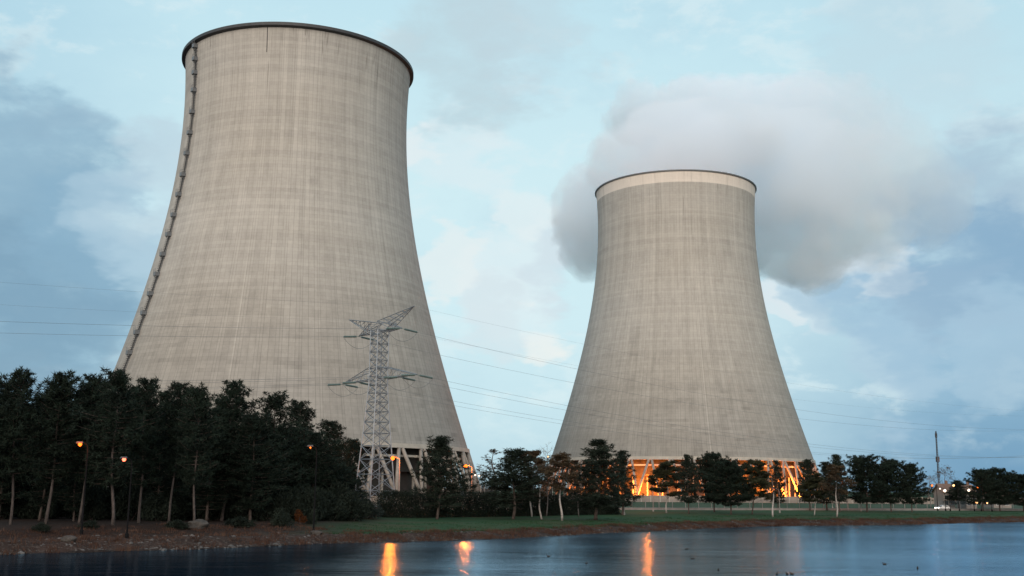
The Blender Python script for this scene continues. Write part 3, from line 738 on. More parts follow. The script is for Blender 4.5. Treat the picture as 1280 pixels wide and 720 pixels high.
# the hedge
def make_hedge():
    rng = random.Random(2); lv = Leaves(); core = MB()
    N = 150
    A, B = on_ground(474, 646.5), on_ground(772, 643)
    for i in range(N):
        t = i / (N - 1); p = A.lerp(B, t); p.y += 0.8 * math.sin(t * 9) ; p.z = ground_z(p.x, p.y)
        hh = 4.3 + 0.35 * noise.noise((t * 9, 0, 0)) - 0.9 * smooth(0.80, 1.0, t) - 0.3 * t
        if i % 4 == 0: core.tube([p - Vector((0, 0, .2)), p + Vector((0, 0, hh * 0.75))], [0.08, 0.03], 5)
        for k in range(7):
            c = p + Vector((rng.uniform(-0.4, 0.4), rng.uniform(-0.6, 0.6), hh * (k + 0.5) / 7 - 0.15))
            lv.cloud(c, 0.85 * rng.uniform(0.85, 1.2), 80, 0.16, rng)
    root = empty('hedge', A); tag(root, 'long dark clipped hedge along the back of the lawn', 'hedge')
    for nm, me in (('foliage', lv.mesh('foliage', M['leaf_hedge'])), ('stem', core.mesh('stem', M['twig']))):
        link_mesh(nm, me, root, -A)
make_hedge()
def hide_stub(): pass

# the trees on the lawn and along the road, left to right
LT = [
 (('lawn', 0), 547, 649, 546, 56, 'pine_tree', 'dark conical pine in front of the right foot of the tall tower'),
 (('wispy', 0), 617, 645, 556, 44, 'birch_tree', 'wispy near bare birch with white trunk, left of the wide spreading pine'),
 (('lawn', 1), 641, 649, 562, 74, 'pine_tree', 'wide spreading pine between the two towers, on the lawn'),
 (('autumn', 0), 664, 646, 559, 46, 'birch_tree', 'olive brown birch with white trunk just right of the wide spreading pine'),
 (('sparse', 0), 677, 649, 572, 40, 'birch_tree', 'bare white birch with a crooked forked trunk'),
 (('bare', 0), 684, 645, 553, 42, 'bare_tree', 'tall leafless tree with a grey haze of twigs behind the crooked birch'),
 (('sparse', 1), 701, 651, 564, 46, 'birch_tree', 'brownish thin crowned birch with a straight white trunk near the second tower'),
 (('bare', 1), 723, 646, 584, 34, 'bare_tree', 'thin brown tree tucked beside the tallest lawn pine'),
 (('lawn', 2), 745, 650, 552, 64, 'pine_tree', 'tallest dense dark pine on the lawn, before the left foot of the second tower'),
 (('lawn', 4), 778, 644, 564, 36, 'pine_tree', 'narrow dark pine right behind the white lamp post'),
 (('autumn', 1), 834, 641, 577, 40, 'leafy_tree', 'olive leafed tree before the glowing orange columns'),
 (('lawn', 3), 861, 642, 569, 34, 'pine_tree', 'upright dark conifer right of the glowing orange columns'),
 (('round', 0), 893, 640, 570, 44, 'pine_tree', 'dark pine with a peaked top at the left of the clump before the second tower'),
 (('round', 1), 914, 643, 578, 50, 'pine_tree', 'rounded dark pine in the middle of the clump before the second tower'),
 (('olive', 0), 941, 643, 577, 46, 'leafy_tree', 'dark olive leaved tree at the right of the clump before the second tower'),
 (('wispy', 0), 967, 646, 577, 22, 'birch_tree', 'slim birch with a long white trunk in front of the second tower'),
 (('lawn', 2), 973, 637, 577, 22, 'pine_tree', 'narrow dark conifer just left of the bright yellow floodlights'),
 (('lawn', 5), 1012, 638, 575, 28, 'pine_tree', 'dark pointed conifer at the right edge of the second tower'),
 (('autumn', 1), 1019, 644, 592, 30, 'birch_tree', 'small yellowish brown birch with a white trunk'),
 (('lawn', 4), 1034, 638, 578, 28, 'pine_tree', 'dark thin topped conifer behind the small yellowish birch'),
 (('lawn', 3), 1050, 640, 569, 34, 'pine_tree', 'tall dark conifer behind the brownish slender birch'),
 (('sparse', 1), 1046, 646, 579, 34, 'birch_tree', 'brownish slender birch with a thin white trunk'),
 (('round', 0), 1085, 640, 573, 50, 'pine_tree', 'biggest round topped dark pine by the road'),
 (('round', 1), 1114, 640, 576, 42, 'pine_tree', 'round topped dark pine, middle of the three by the road'),
 (('round', 2), 1140, 640, 582, 38, 'pine_tree', 'round topped dark pine with sloping side, left of the car'),
 (('bare', 0), 1163, 636, 592, 30, 'bare_tree', 'greyish leafless tree above the moving car'),
 (('bare', 1), 1184, 634, 583, 36, 'bare_tree', 'thin bare tree just right of the tall radio mast'),
 (('lawn', 5), 1199, 636, 601, 28, 'pine_tree', 'low dark conifer among the house lamps'),
 (('round', 2), 1229, 639, 589, 38, 'pine_tree', 'dark round pine right of the house lamps'),
 (('round', 0), 1250, 639, 588, 40, 'pine_tree', 'dark bushy pine second from the right edge'),
 (('round', 1), 1280, 639, 594, 46, 'pine_tree', 'dark bushy pine cut by the right picture edge'),
 (('bare', 1), 604, 636, 582, 34, 'bare_tree', 'small bare tree beside the pair of white lamps by the tall tower'),
]
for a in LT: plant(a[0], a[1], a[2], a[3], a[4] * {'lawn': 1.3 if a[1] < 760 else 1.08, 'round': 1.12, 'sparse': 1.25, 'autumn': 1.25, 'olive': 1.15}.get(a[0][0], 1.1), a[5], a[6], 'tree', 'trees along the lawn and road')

# ------------------------------------------------------------------ road, kerbs, low wall
RA, RB = at_z(800, 637.5, G0), at_z(1280, 638.5, G0)
rd = (RB - RA); rd.z = 0; rd.normalize(); rn = Vector((-rd.y, rd.x, 0))
def strip(mb, off0, off1, z, t0=-220, t1=420):
    a, b = RA + rd * t0, RA + rd * t1
    mb.quad((a + rn * off0).xy[:] + (z,), (b + rn * off0).xy[:] + (z,), (b + rn * off1).xy[:] + (z,), (a + rn * off1).xy[:] + (z,))
r_ = MB(); strip(r_, 1.0, 9.0, G0 + 0.012)
tag(r_.build('road', M['asphalt']), 'asphalt road beyond the lawn', 'road', kind='structure')
pm = MB()
for k in range(70):
    a = RA + rd * (-210 + k * 9) + rn * 5.0; b = a + rd * 3
    pm.quad((a - rn * .08).xy[:] + (G0 + .018,), (b - rn * .08).xy[:] + (G0 + .018,), (b + rn * .08).xy[:] + (G0 + .018,), (a + rn * .08).xy[:] + (G0 + .018,))
tag(pm.build('road_markings', M['paint']), 'white dashed centre line on the road', 'road marking', kind='structure')
ang = math.atan2(rd.y, rd.x)
for off, lb in ((9.1, 'far'),):
    kb = MB(); c = RA + rd * 100 + rn * off; kb.box((c.x, c.y, G0 + 0.03), (640, 0.22, 0.22), ang)
    tag(kb.build('kerb', M['kerb']), 'stone kerb along the far side of the road', 'kerb', kind='structure')
lw = MB(); root = empty('low_wall', RA); tag(root, 'long low pale concrete wall along the near edge of the road', 'wall')
c = RA + rd * 160 + rn * 0.6 - RA
lw.box((c.x, c.y, 0.18), (460, 0.30, 0.62), ang); lw.build('wall_body', M['kerb'], root)
cp = MB(); cp.box((c.x, c.y, 0.53), (460, 0.42, 0.08), ang); cp.build('coping', M['pole'], root)

# chain link fence with pale posts behind the road
FN = [RA + rd * t + rn * 13 for t in range(-60, 260, 4)]
root = empty('wire_fence', (FN[0].x, FN[0].y, G0)); tag(root, 'wire fence on thin pale posts behind the road', 'fence')
ps = MB(); ps.box((0, 0, 1.15), (0.14, 0.14, 2.5)); ps.box((0, 0, 2.45), (0.2, 0.2, 0.08)); pm_ = ps.mesh('post', M['kerb'])
o0 = Vector((FN[0].x, FN[0].y, G0))
for p in FN: link_mesh('post', pm_, root, (p.x - o0.x, p.y - o0.y, 0), ang)
fw = MB()
for h in [0.15 + 0.28 * i for i in range(9)]: fw.tube([(FN[0].x - o0.x, FN[0].y - o0.y, h), (FN[-1].x - o0.x, FN[-1].y - o0.y, h)], 0.02, 4)
fw.build('wire_panel', M['galv'], root)

# pale perimeter wall of the plant
def panel_wall(a, b, h, label, name='perimeter_wall'):
    a = Vector(a); b = Vector(b); d = (b - a); L = d.length; d.normalize(); an = math.atan2(d.y, d.x)
    root = empty(name, a, an); tag(root, label, 'wall')
    mb = MB(); n = int(L / 4)
    for i in range(n): mb.box((L * (i + 0.5) / n, 0, h / 2), (L / n - 0.32, 0.14, h - random.uniform(0, 0.08)))
    mb.build('panels', M['pale_wall'], root)
    pp = MB()
    for i in range(n + 1): pp.box((L * i / n, 0, h / 2 + 0.1), (0.28, 0.26, h + 0.25))
    pp.build('wall_posts', M['concrete'], root)
panel_wall((-8, 318, G0), (40, 440, G0), 2.6, 'pale concrete panel wall between the feet of the two towers')
panel_wall((30, 448, G0), (340, 500, G0), 2.7, 'long pale concrete panel wall before the second tower and beyond')
panel_wall((-110, 308, G0), (-10, 316, G0), 2.6, 'pale concrete panel wall below the foot of the tall tower')

# ------------------------------------------------------------------ lamps
def add_light(parent, loc, power, col, r=0.25):
    ld = D.lights.new('lamp_light', 'POINT'); ld.energy = power; ld.color = col; ld.shadow_soft_size = r
    o = D.objects.new('lamp_light', ld); COL.objects.link(o); o.parent = parent; o.location = loc; return o
ORANGE = (1.0, 0.17, 0.014); WHITE = (1.0, 0.80, 0.58)
def street_lamp(u, v, y, label, mat='sodium', r=0.35, power=0, col=ORANGE, arm=1.4, name='street_lamp', group='lamps around the plant', pole='pole'):
    p = at_y(u, v, y); g = ground_z(p.x, p.y)
    h = p.z - g
    root = empty(name, (p.x, p.y, g), 0); tag(root, label, 'lamp', group)
    mb = MB(); mb.tube([(arm, 0.5, -0.3), (arm, 0.5, h * 0.5), (arm, 0.5, h - 0.6)], [0.11, 0.085, 0.06], 8)
    mb.tube([(arm, 0.5, h - 0.6), (arm * 0.92, 0.45, h - 0.05), (arm * 0.5, 0.25, h + 0.24), (0, 0, h + 0.28)], [0.06, 0.05, 0.045, 0.045], 6)
    mb.lathe([(0.2, -0.1), (0.2, 0.45), (0.11, 0.6)], 10, c=(arm, 0.5, 0))
    mb.build('pole', M[pole], root)
    hd = MB(); hd.prism([(-.42, -.17, h + .18), (.35, -.12, h + .18), (.35, .12, h + .18), (-.42, .17, h + .18)], [(-.30, -.10, h + .36), (.28, -.07, h + .36), (.28, .07, h + .36), (-.30, .10, h + .36)])
    hd.build('lamp_head', M['dark'], root)
    gl = MB(); n = 6
    gl.lathe([(0.01, h - r * 0.9)] + [(r * math.sin(PI * i / 10), h + 0.05 - r * math.cos(PI * i / 10)) for i in range(1, 10)] + [(0.01, h + 0.05 + r)], 12)
    gl.build('lamp_glass', M[mat], root, smooth=True)
    if power: add_light(root, (0, -0.1 - r, h - r * 0.3), power * (0.5 if col == ORANGE else 0.006), col, r)
    return root
street_lamp(491, 573, 226, 'bright orange street lamp just right of the pylon', 'sodium', 0.42, 9000, ORANGE)
street_lamp(582, 583, 240, 'bright orange street lamp at the right foot of the tall tower', 'sodium', 0.40, 14000, ORANGE)
street_lamp(809, 595, 262, 'orange street lamp in front of the left glowing columns', 'sodium', 0.36, 5500, ORANGE)
street_lamp(100, 556, 117, 'orange lamp glimpsed through the grove, higher than the red one', 'sodium', 0.20, 700, ORANGE, 0.7, pole='blackpole')
street_lamp(155, 575, 116, 'red lamp glimpsed through the grove', 'red_lamp', 0.20, 300, (1, .2, .08), 0.7, pole='blackpole')
street_lamp(388, 560, 132, 'small orange lamp glimpsed through the right end of the grove', 'sodium_small', 0.10, 120, ORANGE, 0.7, pole='blackpole')
street_lamp(594, 594, 270, 'left one of the pair of white lamps by the tall tower', 'white_lamp', 0.22, 900, WHITE)
street_lamp(599, 595, 276, 'right one of the pair of white lamps by the tall tower', 'white_lamp', 0.22, 900, WHITE)
street_lamp(619, 593, 300, 'warm white lamp behind the wispy birch', 'white_lamp', 0.26, 500, WHITE)
street_lamp(663, 589, 300, 'yellow lamp behind the olive brown birch crown', 'warm_lamp', 0.36, 700, (1, .6, .2))
street_lamp(685, 571, 330, 'highest small lamp, beside the left edge of the second tower', 'warm_lamp', 0.24, 0)
street_lamp(700, 596, 320, 'small orange lamp behind the thin crowned birch', 'sodium_small', 0.28, 400, ORANGE)
street_lamp(719, 610, 380, 'low orange lamp left of the tallest lawn pine', 'sodium_small', 0.42, 900, ORANGE)
street_lamp(779, 599, 225, 'small white lamp on a post before the narrow dark pine', 'white_lamp', 0.20, 300, WHITE, 0.2)
street_lamp(967, 612, 260, 'small orange lamp beside the slim birch', 'sodium_small', 0.22, 300, ORANGE)
street_lamp(1068, 583, 290, 'orange lamp at the upper left of the biggest round pine', 'sodium_small', 0.36, 6000, ORANGE)
street_lamp(1053, 603, 300, 'small orange lamp among the thin dark conifers', 'sodium_small', 0.24, 200, ORANGE)
street_lamp(1035, 623, 330, 'low warm lamp near the ground beside the small yellowish birch', 'warm_lamp', 0.34, 300, ORANGE)
street_lamp(1165, 607, 306, 'small orange lamp above the car', 'sodium_small', 0.26, 60, ORANGE, pole='blackpole')
street_lamp(1175, 611, 307, 'small pale lamp left of the bright white house lamp', 'white_lamp', 0.22, 300, WHITE, pole='blackpole')
street_lamp(1181, 613.5, 304, 'brightest white lamp before the houses', 'white_lamp', 0.40, 300, WHITE, pole='blackpole')
street_lamp(1192, 607, 306, 'warm yellow lamp at the house roof line', 'warm_lamp', 0.30, 500, (1, .6, .25), pole='blackpole')
street_lamp(1211, 613, 307, 'white lamp right of the low dark conifer', 'white_lamp', 0.36, 1200, WHITE, pole='blackpole')
street_lamp(1222, 609, 309, 'orange lamp on the left of the dark round pine', 'sodium_small', 0.28, 60, ORANGE, pole='blackpole')
street_lamp(1221, 628, 308, 'low pinkish lamp under the round pine', 'warm_lamp', 0.34, 200, (1, .4, .25), pole='blackpole')
street_lamp(1234, 629, 303, 'tiny low lamp between the two right pines', 'warm_lamp', 0.20, 100, (1, .4, .25), pole='blackpole')

# floodlights round the foot of the second tower
def floodlight(deg, r, z, power, label, size=0.55):
    a = math.radians(deg); x, y = T2[0] + r * math.cos(a), T2[1] + r * math.sin(a)
    root = empty('floodlight', (x, y, G0), a); tag(root, label, 'floodlight', 'floodlights at the foot of the second tower')
    mb = MB(); mb.tube([(0, 0, -0.2), (0, 0, z)], 0.12, 8); mb.build('mast', M['pole'], root)
    hb = MB(); hb.box((0, 0, z + 0.35), (0.5, 1.1, 0.7)); hb.build('lamp_housing', M['dark'], root)
    gl = MB(); gl.box((0.27, 0, z + 0.35), (0.05, 1.0, 0.6)); gl.box((-0.27, 0, z + 0.35), (0.05, 1.0, 0.6)); gl.build('lamp_glass', M['sodium_small'], root)
    add_light(root, (0.0, 0, z + 1.15), power * 2.0, (1.0, 0.22, 0.02), 0.5)
FL = [(-119, 70.6, 0.7, 34000, 'floodlight inside the columns left of the olive leafed tree'), (-112, 70.6, 0.7, 26000, 'floodlight inside the columns behind the olive leafed tree'),
      (-128, 70.6, 0.7, 3500, 'floodlight inside the columns behind the narrow dark pine'), (-140, 70.6, 0.7, 3500, 'floodlight inside the columns behind the tallest lawn pine'),
      (-98, 70.6, 0.7, 3500, 'floodlight inside the columns behind the clump of pines'), (-82, 70.6, 0.7, 2500, 'floodlight inside the columns right of the clump of pines'),
      (-62, 70.6, 0.7, 60000, 'floodlight inside the columns right of the slim birch'), (-52, 70.6, 0.7, 40000, 'floodlight inside the columns at the right foot of the tower')]
for f in FL: floodlight(*f)

# ------------------------------------------------------------------ buildings
def house(u0, u1, y, zwall, zridge, depth, label, roof='rooftile', wall='render', cat='house', lit=False):
    a, b = at_y(u0, 600, y), at_y(u1, 600, y); W = b.x - a.x
    root = empty('house' if cat == 'house' else 'plant_building', ((a.x + b.x) / 2, y, G0)); tag(root, label, cat)
    w = W / 2
    mb = MB(); mb.box((0, depth / 2, zwall / 2 - 0.2), (W, depth, zwall + 0.4))
    if zridge > zwall:
        n = len(mb.v)
        mb.prism([(-w, 0, zwall + .003), (-w, depth, zwall + .003), (-w, depth / 2, zridge - 0.05)], [(w, 0, zwall + .003), (w, depth, zwall + .003), (w, depth / 2, zridge - 0.05)])
    mb.build('wall', M[wall], root)
    rf = MB(); e = 0.5
    if zridge > zwall:
        for s in (-1, 1):
            y0 = depth / 2 + s * (depth / 2 + e); z0 = zwall - e * (zridge - zwall) / (depth / 2)
            A = [(-w - e, y0, z0), (w + e, y0, z0), (w + e, depth / 2, zridge + 0.02), (-w - e, depth / 2, zridge + 0.02)]
            rf.prism(A, [(x, yy, z + 0.22) for x, yy, z in A])
        ro = rf.build('roof', M[roof], root)
        ch = MB(); ch.box((w * 0.5, depth * 0.5, zridge + 0.5), (0.7, 0.7, 1.4)); ch.build('chimney', M['rooftile'], ro)
    else:
        rf.box((0, depth / 2, zwall + 0.35), (W + 0.6, depth + 0.6, 0.3)); rf.build('roof', M[roof], root)
    n = max(2, int(W / 4.5))
    for i in range(n):
        x = -w + W * (i + 0.5) / n
        for zz in ([1.6] if zwall < 5 else [1.7, zwall - 1.7]):
            fr = MB(); fr.box((x, -0.03, zz), (1.3, 0.10, 1.5)); fo = fr.build('window', M['paint'], root)
            gp = MB(); gp.box((x, -0.09, zz), (1.1, 0.04, 1.3)); gp.build('pane', M['winglass'], fo)
    return root
house(1178, 1192, 352, 5.2, 7.6, 8, 'pale house behind the brightest white lamp, nearest the car')
house(1206, 1219, 355, 5.0, 7.4, 8, 'pale house between the low dark conifer and the round pine')
house(1240, 1262, 372, 4.6, 7.0, 8, 'pale house hidden behind the bushy pines at the right')
house(-60, 62, 215, 13.0, 13.0, 25, 'pale pinkish building behind the left end of the grove', 'metalroof', 'render', 'building')
house(62, 130, 232, 15.5, 15.5, 25, 'taller pale building behind the orange lamp in the grove', 'metalroof', 'render', 'building')
house(160, 215, 196, 6.6, 6.6, 12, 'low building with a white roof behind the red lamp in the grove', 'metalroof', 'render', 'building')
# the radio mast
p = at_y(1173.5, 600, 420)
root = empty('radio_mast', (p.x, 420, G0)); tag(root, 'slim tall lattice radio mast above the bare trees', 'mast')
H = at_y(1173.5, 539, 420).z - G0; mb = MB()
for i in range(30):
    z0, z1 = H * i / 30, H * (i + 1) / 30; w0 = 0.5 * (1 - 0.6 * i / 30); w1 = 0.5 * (1 - 0.6 * (i + 1) / 30)
    for k in range(3):
        a, b = 2 * PI * k / 3, 2 * PI * (k + 1) / 3
        mb.bar((w0 * math.cos(a), w0 * math.sin(a), z0), (w1 * math.cos(a), w1 * math.sin(a), z1), 0.16)
        mb.bar((w0 * math.cos(a), w0 * math.sin(a), z0), (w1 * math.cos(b), w1 * math.sin(b), z1), 0.08)
mb.build('lattice', M['dark'], root)
an = MB()
for k in range(3):
    a = 2 * PI * k / 3; an.box((0.6 * math.cos(a), 0.6 * math.sin(a), H * 0.62), (0.2, 0.35, 2.0), a); an.box((0.35 * math.cos(a), 0.35 * math.sin(a), H - 1.6), (0.15, 0.25, 1.6), a)
an.build('antenna_panels', M['dark'], root)

# ------------------------------------------------------------------ the car
def make_car():
    c = at_z(1164, 637.5, G0 + 0.012); t = (c - RA).dot(rd); c = RA + rd * t + rn * 3.0
    root = empty('car', (c.x, c.y, G0 + 0.012), ang + PI); tag(root, 'white car on the road with its headlights on', 'car')
    prof = [(-2.05, .32), (-2.08, .78), (-1.95, .98), (-1.55, 1.02), (-1.05, 1.42), (-0.2, 1.48), (0.45, 1.42), (1.05, 1.0), (1.75, .88), (2.05, .70), (2.08, .35)]
    b = MB(); W = .86
    b.prism([(x, -W * (0.82 if z > 1.1 else 1), z) for x, z in prof], [(x, W * (0.82 if z > 1.1 else 1), z) for x, z in prof]); b.build('body', M['carpaint'], root)
    for s in (-1, 1):
        g = MB(); yy = s * W * 0.9
        P = [(-1.35, yy * 1.02, 1.05), (0.85, yy * 1.02, 1.05), (0.38, yy * .94, 1.36), (-1.0, yy * .94, 1.36)]
        g.prism(P, [(x, y + s * .03, z) for x, y, z in P]); g.build('side_window', M['carglass'], root)
        for x in (-1.28, 1.28):
            w = MB(); w.tube([(x, s * .70, .31), (x, s * .90, .31)], .31, 18); wo = w.build('wheel', M['tyre'], root)
            h = MB(); h.tube([(x, s * .88, .31), (x, s * .915, .31)], .19, 12); h.build('rim', M['galv'], wo)
        l = MB(); l.box((2.02, s * .62, .70), (.16, .38, .2)); l.build('headlight', M['headlamp'], root)
    ws = MB(); P = [(0.62, -.68, 1.36), (0.62, .68, 1.36), (1.06, .76, 1.05), (1.06, -.76, 1.05)]
    ws.prism(P, [(x + .03, y, z + .02) for x, y, z in P]); ws.build('windscreen', M['carglass'], root)
    add_light(root, (2.6, 0, .7), 40, (1, .88, .75), .2)
make_car()

# ------------------------------------------------------------------ rocks, grass, birds
def rock_into(mb, c, r, rng):
    n = len(mb.v)
    bm = bmesh.new(); bmesh.ops.create_icosphere(bm, subdivisions=1, radius=1.0)
    q = rng.random() * 50; s = Vector((rng.uniform(.7, 1.35), rng.uniform(.7, 1.2), rng.uniform(.45, .8)))
    rot = Matrix.Rotation(rng.uniform(0, 6.28), 3, 'Z')
    for v in bm.verts:
        k = 1 + 0.45 * noise.noise(v.co * 1.6 + Vector((q, 0, 0))); mb.v.append(tuple(c + rot @ Vector((v.co.x * s.x, v.co.y * s.y, v.co.z * s.z)) * r * k))
    for f in bm.faces: mb.f.append(tuple(n + v.index for v in f.verts))
    bm.free()
rng = random.Random(4); rk = MB()
for i in range(3600):
    x = rng.uniform(-75, 150); lwx = left_w(x)
    if x > -25 and rng.random() < 0.55: continue
    y = shore_y(x) + rng.gauss(0.6, 0.5) if rng.random() < 0.45 else shore_y(x) + rng.uniform(0.2, 6.5 + 5.5 * lwx)
    if noise.noise((x * 0.2, y * 0.3, 7)) < -0.12 and rng.random() < 0.8: continue
    r = min(0.55, rng.lognormvariate(-2.3, 0.42)) * (1.0 + 0.35 * lwx)
    rock_into(rk, Vector((x, y, ground_z(x, y) - r * 0.12)), r, rng)
tag(rk.build('rubble', M['stone']), 'pale stones and rubble strewn along the bank', 'rubble', kind='stuff')
for u, v, r, lb in ((245, 659, 0.95, 'large pale boulder at the top of the bank under the pines'), (395, 668, 0.5, 'pale boulder on the bank below the orange bush'), (86, 676, 0.55, 'pale flat boulder on the bank below the second pine')):
    p = on_ground(u, v); bm_ = MB(); rr = random.Random(u)
    b2 = bmesh.new(); bmesh.ops.create_icosphere(b2, subdivisions=3, radius=1.0)
    for w in b2.verts:
        k = 1 + 0.35 * noise.fractal(w.co * 1.1 + Vector((u, 0, 0)), 1.0, 2.0, 4); w.co = Vector((w.co.x * 1.35, w.co.y, w.co.z * 0.75)) * r * k
    me = D.meshes.new('boulder'); b2.to_mesh(me); b2.free(); me.materials.append(M['boulder'])
    tag(link_mesh('boulder', me, None, p + Vector((0, 0, r * 0.25))), lb, 'boulder')
gr = Leaves(); rng = random.Random(9)
for i in range(26000):
    x = rng.uniform(-80, 160); lwx = left_w(x); y = shore_y(x) + rng.uniform(1.0, 8.2 + 15 * lwx)
    if noise.noise((x * 0.3, y * 0.4, 3)) < -0.05: continue
    p = Vector((x, y, ground_z(x, y) - 0.03)); hgt = rng.uniform(0.15, 0.42) * (1.35 if rng.random() < .1 else 1)
    for k in range(4):
        d = Vector((rng.gauss(0, .35), rng.gauss(0, .35), 1)).normalized() * hgt; s = Vector((rng.gauss(0, 1), rng.gauss(0, 1), 0)).normalized() * 0.035
        q = p + Vector((rng.gauss(0, .15), rng.gauss(0, .15), 0)); gr.tri(q - s, q + s, q + d)
for i in range(260):
    x = rng.uniform(-78, 160); y = shore_y(x) + (rng.uniform(0.1, 1.0) if rng.random() < 0.45 else rng.uniform(1, 8))
    hgt = rng.uniform(0.35, 0.85)
    for k in range(26):
        q = Vector((x + rng.gauss(0, .4), y + rng.gauss(0, .3), 0)); q.z = ground_z(q.x, q.y) - 0.03
        d = Vector((rng.gauss(0, .3), rng.gauss(0, .3), 1)).normalized() * hgt * rng.uniform(.5, 1.1); sd = Vector((rng.gauss(0, 1), rng.gauss(0, 1), 0)).normalized() * 0.04; gr.tri(q - sd, q + sd, q + d)
go = link_mesh('dry_grass', gr.mesh('dry_grass', M['drygrass'])); tag(go, 'dry reddish brown grass growing on the bank', 'grass', kind='stuff')

gr = Leaves(); rng = random.Random(19)
for i in range(15000):
    x = rng.uniform(-40, 170); y = shore_y(x) + 6.0 + rng.random() ** 2 * 26
    if left_w(x) > 0.5: continue
    if noise.noise((x * 0.22, y * 0.3, 9)) < -0.1 and y - shore_y(x) > 9: continue
    p = Vector((x, y, ground_z(x, y) - 0.03)); hgt = rng.uniform(0.08, 0.26)
    for k in range(4):
        d = Vector((rng.gauss(0, .4), rng.gauss(0, .4), 1)).normalized() * hgt; sd = Vector((rng.gauss(0, 1), rng.gauss(0, 1), 0)).normalized() * 0.035
        q = p + Vector((rng.gauss(0, .2), rng.gauss(0, .2), 0)); gr.tri(q - sd, q + sd, q + d)
go = link_mesh('lawn_grass', gr.mesh('lawn_grass', M['lawngrass'])); tag(go, 'dark green grass tufts along the lawn edge', 'grass', kind='stuff')

def make_bird():
    me = D.meshes.new('water_bird')
    V = [(0, 0, .07), (.16, 0, .08), (-.14, 0, .10), (-.25, 0, .15), (.22, 0, .14), (.235, 0, .24), (.26, 0, .30), (.34, 0, .285)]
    E = [(0, 1), (0, 2), (2, 3), (1, 4), (4, 5), (5, 6), (6, 7)]
    me.from_pydata(V, E, []); me.materials.append(M['duck'])
    o = link_mesh('water_bird', me)
    o.modifiers.new('skin', 'SKIN'); sub = o.modifiers.new('sub', 'SUBSURF'); sub.levels = sub.render_levels = 1
    for sv, r in zip(me.skin_vertices[0].data, (.13, .11, .10, .03, .06, .04, .055, .014)): sv.radius = (r, r * .85)
    me.skin_vertices[0].data[0].use_root = True
    return o
bird = make_bird()
BL = [(686, 696, 'dark bird floating nearest the shore, below the birches'), (733, 705, 'dark bird floating alone left of the long orange streak'), (858, 687, 'dark bird floating farthest out right of the orange streak'),
      (866, 699, 'dark bird floating just below the farthest one'), (898, 713, 'dark bird with raised neck floating near the bottom edge'), (971, 718.5, 'dark bird floating left of the close pair at the bottom edge'),
      (984, 718.5, 'left bird of the close pair at the bottom edge'), (990, 718.5, 'right bird of the close pair at the bottom edge'), (1147, 711, 'dark bird floating alone at the far right'), (1106, 706, 'smallest dark bird floating at the right of the water')]
for i, (u, v, lb) in enumerate(BL):
    o = bird if i == 0 else copy_tree(bird)
    o.scale = (0.75,) * 3; o.location = at_z(u, v, -0.02); o.rotation_euler.z = random.uniform(0, 6.28); tag(o, lb, 'bird', 'birds on the water')

# ------------------------------------------------------------------ far wood
lv = Leaves(); rng = random.Random(21)
for i in range(420):
    x = -1100 + 2900 * i / 420 + rng.uniform(-3, 3); y = rng.uniform(880, 960); h = rng.uniform(9, 17) * (0.8 + 0.35 * noise.noise((x * 0.01, 0, 0)))
    for k in range(4): lv.cloud(Vector((x + rng.gauss(0, 2), y + rng.gauss(0, 2), G0 + h * (0.2 + 0.2 * k))), 3.8 * (1 - .12 * k), 45, 0.8, rng, 0.9)
tag(link_mesh('distant_woodland', lv.mesh('distant_woodland', M['wood_far'])), 'far low wood along the horizon', 'wood', kind='stuff')

